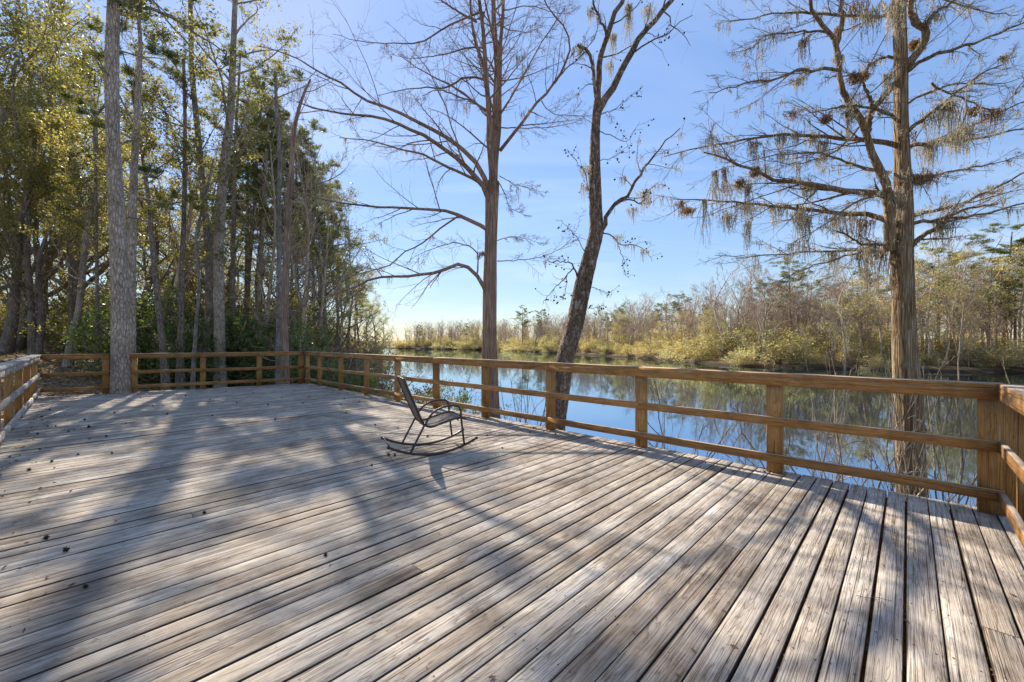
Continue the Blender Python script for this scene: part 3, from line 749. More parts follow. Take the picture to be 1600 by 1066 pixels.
# --- leaning gum ----------------------------------------------------------------
def leaning_gum():
    rng = np.random.default_rng(22); Y = 9.5
    x0, y0 = (862 - CX) / F * Y, Y; z0 = gz(x0, y0); o = (x0, y0, z0)
    rt = empty('sweetgum_tree', o, 'dark speckled leaning tree with forked top and black seed balls, right of the central cypress', 'tree')
    m = MB()
    base = [np.array([x0, y0, z0 - .3]), P(866, 690, Y), P(875, 620, Y), P(882, 564, Y), P(897, 507, Y), P(910, 447, Y), P(921, 406, Y), P(932, 363, Y), P(931, 330, Y), P(929, 280, Y), P(929, 239, Y), P(931, 191, Y), P(936, 160, Y)]
    hero_trunk(m, base, [.26, wr(34, Y), wr(29, Y), wr(28, Y), wr(27, Y), wr(26, Y), wr(24, Y), wr(23, Y), wr(20, Y), wr(18, Y), wr(16, Y), wr(14, Y), wr(16, Y)], 28, rng, .05, None, 110)
    L = [([(934, 175), (934, 134), (935.6, 102), (948, 57), (959, 25), (972, 0), (985, -50), (1000, -120)], 9.5, 9.1, wr(11, Y), .03),
         ([(937, 170), (943.5, 156), (966, 121), (982, 89), (1007, 51), (1030, 22), (1050, 0), (1085, -60), (1110, -130)], 9.5, 10.2, wr(12, Y), .035),
         ([(934, 160), (929, 137), (927, 108), (920, 83), (910, 75), (902, 70)], 9.45, 9.0, .045, .03),
         ([(948, 57), (947, 51), (937, 29), (929, 8), (922, -30)], 9.3, 8.9, .035, .012),
         ([(937, 372), (943, 355), (950, 335), (963, 316), (979, 309), (991, 287), (1010, 258), (1030, 233), (1045, 216), (1061, 201)], 9.5, 8.4, .06, .008),
         ([(963, 316), (985, 312), (1002, 318), (1010, 300), (1030, 285)], 9.3, 9.0, .025, .005),
         ([(934, 358), (943, 362), (959, 371), (970, 382), (998, 384), (1014, 400), (1020, 410)], 9.5, 9.9, .02, .004),
         ([(965, 385), (972, 400), (974, 415), (978, 432)], 9.7, 10, .01, .003),
         ([(903, 440), (900, 424), (893, 412), (883, 409), (868, 408), (856, 409)], 9.5, 9.1, .026, .005),
         ([(897, 418), (885, 432), (870, 448), (855, 462), (848, 475)], 9.4, 9.0, .016, .004),
         ([(886, 430), (884, 450), (880, 470)], 9.35, 9.2, .010, .003),
         ([(915, 400), (905, 375), (888, 355), (875, 343)], 9.5, 9.8, .012, .003),
         ([(920, 448), (935, 452), (950, 458), (958, 452)], 9.5, 9.9, .010, .003),
         ([(912, 480), (925, 482), (945, 478)], 9.5, 9.3, .008, .003),
         ([(930, 300), (922, 310), (914, 270), (905, 258), (885, 232)], 9.5, 9.3, .018, .004),
         ([(935, 205), (960, 214), (980, 220), (1000, 190)], 9.5, 9.9, .012, .003),
         ([(935, 250), (960, 245), (980, 228)], 9.5, 9.2, .010, .003),
         ([(936, 178), (960, 172), (985, 150), (1005, 135)], 9.5, 9.0, .010, .003),
         ([(1010, 50), (1025, 58), (1040, 55), (1048, 38)], 9.9, 9.6, .010, .003)]
    P1 = []; R1 = []
    for pts, a, b, r0, r1 in L:
        p, r = limb(pts, a, b, r0, r1, 18, rng, .012); P1.append(p); R1.append(r)
    P1 = np.array(P1); R1 = np.array(R1)
    tubes(m, P1[:4], R1[:4], 12, .06, rng); m.build('trunk', M['bark_gum'], rt, origin=o)
    m = MB(); tubes(m, P1[4:], R1[4:], 8, .06, rng)
    P2, R2 = spawn(rng, P1, R1, 8, .28, 55, .25, .98, 6, .24, .0, .04, 1, .4, .3, .0040, .5)
    P3, R3 = spawn(rng, P2, R2, 4, .4, 50, .25, 1, 5, .2, 0, .02, 1, .5, .3, .0022, .5)
    tubes(m, P2, R2, 5); tubes(m, P3, R3, 3, cap=False); m.build('branches', M['bark_gum'], rt, origin=o)
    # seed balls on stalks
    m = MB(); tips = P3[rng.permutation(len(P3))[:230], -1]
    ic = ico(); 
    for c in tips:
        r = rng.uniform(.016, .024); c = c + np.array([0, 0, -.02])
        m.add(ic[0] * r + c, t=ic[1])
    b = m.build('seed_balls', M['seed'], rt, origin=o); b['kind'] = 'stuff'
    m = MB()
    for (x, y, l, rr, n) in ((982, 8, .95, .03, 40), (958, 55, .55, .03, 26), (953, 100, .35, .04, 18), (907, 72, .35, .05, 22), (916, 262, .30, .06, 26), (914, 290, .4, .03, 14), (1008, 300, .45, .07, 30), (990, 325, .4, .05, 18), (965, 368, .22, .06, 14), (925, 15, .3, .05, 18), (1012, 12, .4, .05, 22), (1005, 390, .3, .03, 8)):
        moss_clump(m, rng, P(x, y, 9.4), l, rr, n * 2, 9)
    for c in pts_along(rng, list(P2[:60]) + list(P1[2:7]), 40, .2): moss_clump(m, rng, c, rng.uniform(.1, .3), .03, 8, 6)
    m.build('spanish_moss', M['moss'], rt, origin=o)
def ico():
    t = (1 + 5 ** .5) / 2
    v = np.array([(-1, t, 0), (1, t, 0), (-1, -t, 0), (1, -t, 0), (0, -1, t), (0, 1, t), (0, -1, -t), (0, 1, -t), (t, 0, -1), (t, 0, 1), (-t, 0, -1), (-t, 0, 1)], float)
    v /= np.linalg.norm(v[0])
    f = [(0, 11, 5), (0, 5, 1), (0, 1, 7), (0, 7, 10), (0, 10, 11), (1, 5, 9), (5, 11, 4), (11, 10, 2), (10, 7, 6), (7, 1, 8), (3, 9, 4), (3, 4, 2), (3, 2, 6), (3, 6, 8), (3, 8, 9), (4, 9, 5), (2, 4, 11), (6, 2, 10), (8, 6, 7), (9, 8, 1)]
    return v, np.array(f)
leaning_gum()

# --- mossy cypress at right -------------------------------------------------------
def cypress_right():
    rng = np.random.default_rng(23); Y = 6.2
    x0, y0 = (1424 - CX) / F * Y, Y; z0 = gz(x0, y0); o = (x0, y0, z0)
    rt = empty('cypress_tree', o, 'thick fibrous cypress at the right, tangled branches hung with grey moss', 'tree')
    m = MB()
    base = [np.array([x0 + .02, y0, z0 - .4]), P(1424, 760, Y), P(1421.5, 687, Y), P(1419, 616, Y), P(1414.5, 560, Y), P(1412, 481, Y), P(1409, 396, Y), P(1411, 345, Y), P(1411, 300, Y), P(1410, 249, Y), P(1407.5, 178, Y), P(1407.5, 107, Y), P(1406, 53, Y), P(1404.6, 0, Y), P(1404, -90, Y), P(1402, -220, Y), P(1398, -420, Y)]
    fl = lambda s, th: .06 * np.sin(6 * th + 6 * s) * (1 - .6 * s) + .04 * np.sin(11 * th + 9 * s) + .025 * np.sin(19 * th - 12 * s)
    hero_trunk(m, base, [.42, wr(49, Y, 1410), wr(46, Y, 1410), wr(46, Y, 1410), wr(42, Y, 1410), wr(38, Y, 1410), wr(38, Y, 1410), wr(35, Y, 1410), wr(31, Y, 1410), wr(26, Y, 1410), wr(24, Y, 1410), wr(23, Y, 1410), wr(22, Y, 1410), wr(22, Y, 1410), wr(19, Y, 1410), wr(14, Y, 1410), .03], 44, rng, .02, fl, 170)
    S = [([(1393, 392), (1390, 345), (1387, 321), (1381, 278), (1363.6, 246), (1355, 214), (1349, 189), (1328, 164), (1315.5, 139), (1313, 107), (1306.6, 68), (1296, 50), (1274.5, 32), (1267, 7), (1262, -40)], 6.2, 5.7, wr(20, Y, 1410), .02),
         ([(1307, 70), (1312, 52), (1314, 43), (1317, 0), (1322, -60)], 5.9, 5.8, .035, .02),
         ([(1352, 208), (1356.5, 200), (1363.6, 171), (1385, 146), (1398, 130)], 6.1, 6.2, .045, .035),
         ([(1364, 172), (1361, 158), (1353, 139), (1345, 125)], 6.1, 6.0, .03, .015),
         ([(1410, 108), (1419, 100), (1435, 78), (1446, 58), (1444, 46), (1432, 36), (1426, 24), (1422, 7), (1424, -40)], 6.2, 5.9, .06, .03),
         ([(1445, 42), (1450, 32), (1463, 18), (1488, 3), (1510, -10)], 6.0, 5.8, .025, .008)]
    Lm = [([(1400, 320), (1374, 303), (1328, 299), (1271, 289), (1207, 280), (1175, 265), (1128, 246), (1100, 238)], 6.2, 5.6, .058, .010),
          ([(1398, 350), (1381, 342), (1356, 335), (1299, 333), (1228, 324), (1139, 315), (1050, 310)], 6.2, 6.9, .045, .006),
          ([(1403, 228), (1392, 224), (1335, 217), (1282, 214), (1221, 210), (1175, 217), (1107, 228), (1040, 245)], 6.2, 6.9, .042, .006),
          ([(1313, 109), (1307, 107), (1250, 110), (1210, 125), (1175, 128), (1107, 146)], 5.8, 5.4, .026, .005),
          ([(1404, 190), (1396, 185), (1371, 171), (1321, 166), (1290, 172), (1266, 176)], 6.2, 5.5, .028, .006),
          ([(1296, 52), (1285, 50), (1250, 50), (1200, 55), (1175, 75), (1150, 80)], 5.8, 6.2, .018, .004),
          ([(1402, 20), (1396, 21), (1356, 27), (1299, 22), (1210, 21), (1165, 32), (1125, 34)], 6.2, 6.8, .03, .005),
          ([(1404, 90), (1396, 89), (1364, 96), (1350, 112), (1320, 118), (1290, 122)], 6.2, 6.6, .025, .006),
          ([(1400, 365), (1388, 385), (1375, 393), (1333, 392), (1277, 393), (1215, 398), (1150, 402), (1115, 400)], 6.2, 7.0, .026, .004),
          ([(1394, 388), (1375, 382), (1347, 382), (1324, 368), (1310, 362)], 6.2, 5.9, .028, .010),
          ([(1345, 392), (1338, 396), (1291, 410), (1254, 422), (1215, 440), (1190, 450)], 6.3, 6.8, .016, .004),
          ([(1385, 140), (1350, 190), (1300, 240), (1240, 255), (1190, 250)], 6.1, 6.7, .018, .004),
          ([(1392, 270), (1340, 262), (1280, 240), (1200, 245), (1120, 268)], 6.3, 6.6, .022, .004),
          ([(1396, 300), (1340, 315), (1290, 350), (1230, 385)], 6.1, 5.7, .018, .004),
          ([(1412, 115), (1419, 110), (1442, 93), (1478, 82), (1549, 57), (1600, 35), (1650, 10)], 6.2, 5.7, .032, .006),
          ([(1413, 232), (1421, 228), (1478, 221), (1542, 214), (1600, 200), (1660, 190)], 6.2, 6.9, .034, .006),
          ([(1416, 345), (1428, 337), (1478, 326), (1531, 306), (1599, 271), (1660, 240)], 6.2, 6.7, .034, .006),
          ([(1416, 352), (1428, 346), (1485, 342), (1549, 331), (1599, 317), (1660, 300)], 6.2, 5.7, .030, .006),
          ([(1420, 388), (1428, 378), (1453, 363), (1474, 349), (1500, 330), (1560, 318)], 6.2, 6.0, .045, .008),
          ([(1412, 212), (1421, 203), (1453, 178), (1495, 143), (1531, 118), (1563, 100), (1590, 85)], 6.2, 5.8, .03, .005),
          ([(1470, 222), (1500, 205), (1528, 192), (1563, 175), (1600, 160), (1640, 140)], 6.5, 6.4, .022, .005),
          ([(1455, 130), (1475, 142), (1495, 150), (1545, 171), (1575, 160), (1600, 120)], 6.1, 6.0, .016, .004),
          ([(1412, 165), (1440, 150), (1500, 130), (1560, 132), (1620, 118)], 6.2, 6.8, .018, .004),
          ([(1413, 270), (1450, 275), (1520, 262), (1600, 245)], 6.2, 5.8, .020, .004),
          ([(1406, 5), (1450, -6), (1520, 15), (1590, 25)], 6.2, 6.6, .02, .005)]
    P1 = []; R1 = []
    for pts, a, b, r0, r1 in S + Lm:
        p, r = limb(pts, a, b, r0, r1, 18, rng, .010); P1.append(p); R1.append(r)
    P1 = np.array(P1); R1 = np.array(R1); ns = len(S)
    tubes(m, P1[:ns], R1[:ns], 14, .07, rng); m.build('trunk', M['bark_mossy'], rt, origin=o)
    m = MB(); tubes(m, P1[ns:], R1[ns:], 8, .06, rng)
    P2, R2 = spawn(rng, P1[ns:], R1[ns:], 15, .30, 38, .10, .98, 7, .10, 0, .012, .35, .45, .2, .0035, .5)
    P2b, R2b = spawn(rng, P1[:ns], R1[:ns], 8, .5, 75, .25, 1, 7, .09, .0, .01, .3, .22, .2, .003, .4)
    # high crown above the picture
    up = resample([P(1404, -90, Y), P(1402, -220, Y), P(1398, -420, Y)], 18)[None]
    P2c, R2c = spawn(rng, up, np.full((1, 18), .06), 16, 1.1, 70, 0, 1, 7, .10, 0, .02, .5, .4, .2, .004, .4)
    P2 = np.concatenate([P2, P2b, P2c]); R2 = np.concatenate([R2, R2b, R2c])
    P3, R3 = spawn(rng, P2, R2, 7, .36, 36, .12, 1, 5, .12, 0, .0, .4, .5, .25, .0022, .5)
    P4, R4 = spawn(rng, P3, R3, 4, .45, 38, .1, 1, 4, .13, 0, 0, .5, .55, .3, .0015, .5)
    tubes(m, P2, R2, 5); tubes(m, P3, R3, 4, cap=False); tubes(m, P4, R4, 3, cap=False)
    m.build('branches', M['bark_mossy'], rt, origin=o)
    BPTS = np.concatenate([P1.reshape(-1, 3), P2.reshape(-1, 3), P3[:, :3].reshape(-1, 3)])
    BPX = np.stack([CX + F * BPTS[:, 0] / BPTS[:, 1], CY - F * (BPTS[:, 2] - H) / BPTS[:, 1]], 1)
    def snap(x, y): return BPTS[np.argmin((BPX[:, 0] - x) ** 2 + (BPX[:, 1] - y) ** 2)]
    MS = [(1495, 165, .5, .10), (1470, 175, .45, .08), (1505, 195, .45, .08), (1490, 215, .35, .06), (1452, 222, .42, .05), (1448, 232, .35, .05), (1425, 285, .30, .09), (1408, 300, .35, .06), (1445, 278, .2, .09),
          (1112, 262, .75, .02), (1130, 262, .8, .02), (1105, 300, .7, .015), (1168, 290, .75, .012), (1246, 320, .75, .015), (1170, 345, .45, .02), (1135, 335, .2, .04), (1062, 318, .2, .04), (1075, 322, .12, .05),
          (1282, 225, .3, .04), (1266, 215, .2, .05), (1240, 213, .2, .04), (1221, 213, .2, .05), (1180, 222, .25, .04), (1190, 270, .14, .12), (1145, 282, .15, .10), (1160, 320, .2, .10), (1180, 322, .15, .08), (1335, 335, .4, .06), (1345, 340, .35, .05), (1305, 340, .3, .06),
          (1260, 293, .2, .05), (1265, 340, .5, .02), (1345, 395, .4, .05), (1372, 390, .55, .05), (1360, 385, .5, .05), (1300, 395, .3, .04), (1385, 350, .8, .03), (1392, 370, .9, .02), (1475, 350, .35, .05), (1468, 345, .25, .04), (1250, 330, .3, .05),
          (1340, 8, .3, .05), (1368, 12, .35, .05), (1385, 10, .4, .04), (1256, 60, .3, .03), (1292, 85, .2, .03), (1385, 115, .3, .03), (1460, 25, .1, .05), (1564, 82, .18, .03), (1550, 165, .25, .05), (1213, 330, .25, .05), (1400, 205, .2, .06), (1250, 130, .12, .04), (1230, 175, .1, .05), (1328, 175, .25, .02)]
    for (x, y, l, rr) in MS:
        mm = MB(); moss_clump(mm, rng, snap(x, y), l * 1.25, rr * .9, int(18 + rr * 380), 9)
        mm.build('spanish_moss', M['moss'] if rng.uniform() < .7 else M['mossdark'], rt, origin=o)
    mm = MB()
    for c in pts_along(rng, list(P1[ns:]) + list(P2[:300]), 230, .1): moss_clump(mm, rng, c, rng.uniform(.05, .3), .025, 6, 5)
    for c in pts_along(rng, list(P1[ns:]) + list(P1[:1]), 60, .0, .6): moss_clump(mm, rng, c + (0, 0, .03), rng.uniform(.05, .12), .06, 16, 6)
    x = mm.build('small_moss_tufts', M['moss'], rt, origin=o); x['kind'] = 'stuff'
    for (x, y, rr) in ((1340, 124, .11), (1352, 120, .08), (1182, 268, .12), (1150, 282, .10), (1430, 65, .10), (1436, 75, .09), (1480, 168, .09), (1515, 175, .08), (1292, 185, .05), (1262, 292, .08), (1440, 285, .12), (1452, 280, .08), (1070, 325, .07), (1310, 50, .05)):
        rr *= .62; mm = MB(); c = snap(x, y); st = c + rng.normal(0, rr * .25, (1, 3))
        d = rng.normal(0, 1, (120, 3)); d /= np.linalg.norm(d, axis=1, keepdims=True)
        Pt = np.stack([st + d * rr * .2, st + d * rr * .7, st + d * rr * 1.15 + np.array([0, 0, .02])], 1) + rng.normal(0, rr * .12, (120, 3, 3)); Rt = np.tile([.004, .003, .0015], (120, 1))
        tubes(mm, Pt, Rt, 3, cap=False); cc = leaf_on(rng, Pt, 4, .02, 0); leaves(mm, rng, cc, .05, .012)
        mm.build('epiphyte_clump', M['mossdark'], rt, origin=o)
cypress_right()

# --- big trunk growing at the edge of the deck -----------------------------------------
def leafy(m_b, m_l, rng, P1, R1, n2=6, n3=5, n4=0, l2=.32, l3=.4, a2=50, per=8, spread=.12, ls=.10, lw=.05, flat=.8, up=.1, trop=.02, t2=.25, r2=.5):
    P2, R2 = spawn(rng, P1, R1, n2, l2, a2, t2, .98, 6, .18, up, trop, flat, r2, .25, .008, .45)
    P3, R3 = spawn(rng, P2, R2, n3, l3, 50, .2, 1, 5, .2, up * .5, 0, flat, .5, .3, .005, .45)
    tubes(m_b, P2, R2, 5, cap=False); tubes(m_b, P3, R3, 4, cap=False)
    last = P3
    if n4:
        P4, R4 = spawn(rng, P3, R3, n4, .5, 50, .2, 1, 4, .2, 0, 0, 1, .55, .3, .003, .45)
        tubes(m_b, P4, R4, 3, cap=False); last = P4
    if m_l is not None and per: leaves(m_l, rng, leaf_on(rng, last, per, spread), ls, lw)
    return P2, P3
def needles(mb, rng, c, n, L=.2, W=.022, r=.16):
    """tufts: n blades radiating upward/outward around every centre"""
    cc = np.repeat(c, n, axis=0); d = rng.normal(0, 1, cc.shape); d[:, 2] = np.abs(d[:, 2]) * .8 + .1
    d /= np.linalg.norm(d, axis=1, keepdims=True)
    leaves(mb, rng, cc + d * r * rng.uniform(.3, 1, (len(cc), 1)), L, W, d, .25)

def traced(name, label, Y, base_y, pts, widths, bark, seed, leaf=None, top=0, limbs=(), kind='broad', group=None, dens=1.0, moss=0, crown_from=.45, sides=16, ypull=0):
    """a tree whose trunk follows the photograph; pts in pixels from the base up, then it grows on to height top (m)"""
    rng = np.random.default_rng(seed)
    x0, y0 = (pts[0][0] - CX) / F * Y, Y; z0 = gz(x0, y0); o = (x0, y0, z0)
    rt = empty(name, o, label, 'tree', group)
    p3 = [np.array([x0, y0, z0 - .3])] + [P(x, y, Y) for x, y in pts[1:]]
    w = [widths[0] * 1.25] + list(widths[1:]); rad = [wr(a, Y, pts[0][0]) for a in w]
    while p3[-1][2] < z0 + top - 1:
        dv = p3[-1] - p3[-2]; dv = dv / np.linalg.norm(dv) * 2.2 + rng.normal(0, .12, 3); dv[2] = abs(dv[2])
        p3.append(p3[-1] + dv); rad.append(max(.03, rad[-1] * .8))
    m = MB(); tp, tr_ = hero_trunk(m, p3, rad, sides, rng, .05, None, 70 if sides > 14 else 44)
    P1 = []; R1 = []
    for pts_, a, b, r0, r1 in limbs:
        p, r = limb(pts_, a, b, r0, r1, 10, rng, .02); P1.append(p); R1.append(r)
    m.build('trunk', bark, rt, origin=o)
    m = MB(); ml = MB()
    nn = int((9 if kind != 'pine' else 12) * dens) + 2
    Pa, Ra = spawn(rng, tp[None, :, :], tr_[None], nn, {'broad': .26, 'pine': .17, 'bare': .2}[kind], {'broad': 48, 'pine': 72, 'bare': 60}[kind], crown_from, .99, 10, .1, .0, .04, 1, .42, .2, .012, .35, .35)
    if P1: Pa = np.concatenate([np.array(P1), Pa]); Ra = np.concatenate([np.array(R1), Ra])
    # a few small dead side shoots lower down
    Pd, Rd = spawn(rng, tp[None, :, :], tr_[None], 10, .07, 70, .15, crown_from + .1, 6, .16, 0, -.02, 1, .25, .2, .006)
    tubes(m, Pd, Rd, 4, cap=False); Pe, Re = spawn(rng, Pd, Rd, 4, .5, 45, .2, 1, 4, .2, 0, 0, 1, .5, .3, .004); tubes(m, Pe, Re, 3, cap=False)
    tubes(m, Pa, Ra, 6, cap=False)
    if kind == 'broad':
        leafy(m, ml, rng, Pa, Ra, 6, 5, 3, per=int(5 * dens) or 1, spread=.13, ls=.12, lw=.06)
        leaves(ml, rng, leaf_on(rng, Pe, 3, .08), .10, .05)
    elif kind == 'pine':
        P2, R2 = spawn(rng, Pa, Ra, 6, .36, 48, .3, 1, 5, .15, .15, .03, .7, .5, .3, .008); tubes(m, P2, R2, 4, cap=False)
        P3, R3 = spawn(rng, P2, R2, 4, .4, 45, .3, 1, 4, .15, .1, 0, 1, .5, .3, .005); tubes(m, P3, R3, 3, cap=False)
        needles(ml, rng, np.concatenate([P3[:, -1], P3[:, 2], P2[:, -1]]), int(15 * dens), .22, .022, .16)
    else:
        P2, R2 = spawn(rng, Pa, Ra, 7, .4, 50, .15, 1, 6, .15, 0, 0, .7, .5, .3, .006); tubes(m, P2, R2, 4, cap=False)
        P3, R3 = spawn(rng, P2, R2, 5, .45, 45, .1, 1, 4, .15, 0, 0, .8, .5, .3, .004); tubes(m, P3, R3, 3, cap=False)
        P4, R4 = spawn(rng, P3, R3, 4, .5, 45, .1, 1, 4, .15, 0, 0, .8, .5, .3, .003); tubes(m, P4, R4, 3, cap=False)
    m.build('branches', bark, rt, origin=o)
    if ml.n: ml.build('foliage', leaf, rt, origin=o)
    if moss:
        mm = MB()
        for c in pts_along(rng, list(Pa) + list(Pd), moss, .2): moss_clump(mm, rng, c, rng.uniform(.3, 1.2), .05, 16, 6)
        mm.build('spanish_moss', M['moss'], rt, origin=o)
    return rt

t1d = CL + bt * (sAtPx(188)) + bo * .02
TY = float(t1d[1])
traced('pine_tree', 'thick pale barked tree trunk rising through the gap in the back railing', TY, 614,
       [(189, 614), (188.5, 600), (188, 550), (187, 450), (183, 340), (177, 230), (175, 120), (178, 0), (180, -130), (182, -260)], [33, 35, 33, 31, 28, 25, 23, 20, 18, 15], M['bark_pine'], 31, M['leaf_oak'], 17,
       limbs=[([(186, 5), (205, 8), (236, 13), (271, 29), (303, 51), (338, 72), (365, 100)], TY, TY + 2.5, .07, .012), ([(180, 60), (196, 35), (205, 15), (215, -20)], TY, TY + .5, .03, .01), ([(176, 150), (150, 175), (120, 140), (95, 95)], TY, TY + 2, .04, .01)],
       dens=1.0, crown_from=.62, sides=28)

BD, BP, BC = M['bark_dark'], M['bark_pine'], M['bark_cyp']
LO, LP = M['leaf_oak'], M['leaf_pine']
TR = [
 ('pine_tree', 'second grey trunk standing just behind the big pale trunk in the back railing', 13.6, [(206, 604), (205, 560), (205, 450), (207, 330), (213, 200), (217, 120), (219, 60)], [17, 16, 16, 14.5, 12, 10, 7], BP, LP, 13.5, 'pine', .8, 0, .45),
 ('oak_tree', 'dark crooked trunk with lichen, first right of the pale trunks behind the back railing', 16.5, [(261, 602), (257, 570), (250, 500), (244, 440), (238, 380), (233, 320)], [15, 13, 11, 11, 9, 7], BD, LO, 12.5, 'broad', 1.1, 3, .4),
 ('birch_tree', 'mottled white based double trunk behind the back railing left of a railing post', 17.5, [(282, 604), (282, 560), (283, 480), (285, 400), (288, 320), (289, 250), (289, 180)], [15, 13, 10, 9, 8, 7, 6], BD, LO, 14, 'broad', .9, 0, .5),
 ('gum_tree', 'thin smooth pale grey trunk behind the back railing next to a railing post', 16.5, [(301, 604), (303, 560), (307, 500), (311, 440), (306, 380), (315, 330)], [8, 7, 6, 5, 4.5, 4], M['bark_pale'], LO, 9.5, 'broad', .5, 0, .5),
 ('pine_tree', 'slender dark tall trunk leaning left near its top, left of the stout grey pine', 19.0, [(323, 600), (324, 540), (327, 450), (325, 380), (319, 319), (311, 223), (301, 128), (298, 40), (297, -40)], [15, 14, 13, 12, 11, 10, 9, 8, 7], BD, LP, 21, 'pine', .9, 0, .5),
 ('pine_tree', 'stout dark grey tall trunk with short broken limbs, right partner of the twin pines', 18.5, [(345, 602), (344, 560), (342, 450), (342, 380), (345, 319), (353, 240), (360, 178), (363, 112), (366, 40), (368, -30)], [21, 19, 17, 17, 17, 15, 13, 11, 9, 8], BP, LO, 21, 'broad', 1.15, 6, .45),
 ('pine_tree', 'thin dark trunk just right of the stout grey pine in the woods', 22, [(362, 595), (363, 520), (364, 440), (365, 360), (366, 280), (369, 200)], [10, 9, 8, 7, 6, 5], BD, LP, 17, 'pine', .8, 0, .5),
 ('cypress_tree', 'bare reddish cypress with pale foot and many grey twigs near the far deck corner', 15.5, [(445, 604), (445, 560), (445, 480), (448, 400), (451, 330), (454, 290), (456, 250), (459, 207), (470, 160), (485, 124)], [16, 13, 12, 11, 10, 9, 8, 7, 5, 3], BC, LO, 11.0, 'bare', 1.3, 9, .25),
 ('dead_tree', 'broken dead snag wrapped in pale hanging moss in front of the pines', 17, [(434, 600), (436, 420), (436, 320), (437, 240), (432, 170), (430, 112)], [8, 8, 7, 6, 6, 4], M['bark_pale'], LO, 0, 'bare', .3, 22, .4),
 ('oak_tree', 'dark crooked oak trunk cut by the left edge of the picture', 21, [(6, 553), (20, 500), (24, 450), (27, 420), (32, 360), (45, 300), (50, 250)], [24, 20, 18, 16, 14, 12, 10], BD, LO, 13, 'broad', 1.3, 3, .35),
 ('oak_tree', 'dark straight trunk with bushy leaves, second from the left edge of the picture', 24, [(36, 545), (33, 500), (27, 450), (22, 380), (15, 320)], [14, 13, 12, 11, 9], BD, LO, 14, 'broad', 1.3, 2, .35),
 ('oak_tree', 'dark trunk that widens at its foot, standing left of the pale leaning trunk', 21, [(53, 555), (50, 500), (46, 450), (42, 380), (44, 330), (38, 270)], [16, 13, 12, 11, 10, 9], BD, LO, 14, 'broad', 1.3, 2, .35),
 ('oak_tree', 'short dark trunk behind the widening trunk at the left', 27, [(67, 532), (62, 480), (60, 430), (56, 370), (60, 300)], [12, 11, 10, 9, 8], BD, LO, 15, 'broad', 1.3, 0, .3),
 ('oak_tree', 'pale speckled trunk leaning right between the dark oaks and the big pale tree', 19.5, [(105, 560), (112, 530), (122, 490), (128, 440), (131, 400), (137, 350), (148, 300), (150, 250)], [16, 14, 12, 12, 11, 10, 8, 7], BP, LO, 13, 'broad', 1.2, 3, .35),
 ('oak_tree', 'thin dark trunk crossing behind the pale leaning trunk', 22, [(112, 552), (111, 500), (110, 440), (107, 380), (105, 330)], [8, 8, 7, 7, 6], BD, LO, 13, 'broad', 1.2, 4, .4),
 ('pine_tree', 'thin straight trunk left of the reddish bare cypress', 25, [(385, 590), (384, 540), (387, 450), (392, 380), (398, 320)], [9, 8, 8, 7, 6], BD, LP, 16, 'pine', 1.0, 2, .35),
 ('pine_tree', 'leaning grey trunk right of the thin straight pine', 24, [(398, 588), (402, 520), (406, 440), (411, 360), (415, 300)], [8, 8, 7, 6, 6], BP, LP, 15, 'pine', 1.0, 2, .35),
 ('oak_tree', 'thin dark leafy tree standing left of the thick pale trunk near the sky gap', 18, [(150, 580), (152, 500), (151, 400), (150, 300), (147, 200)], [7, 7, 6, 5, 4], BD, LO, 12, 'broad', 1.1, 3, .35),
]
for k, (nm, lb, Y, pts, wd, bk, lf, top, kd, dn, ms, cf) in enumerate(TR):
    traced(nm, lb, Y, pts[0][1], pts, wd, bk, 40 + k, lf, top, kind=kd, dens=dn, moss=ms, crown_from=cf)
print('heroes', round(time.time() - T0, 1))

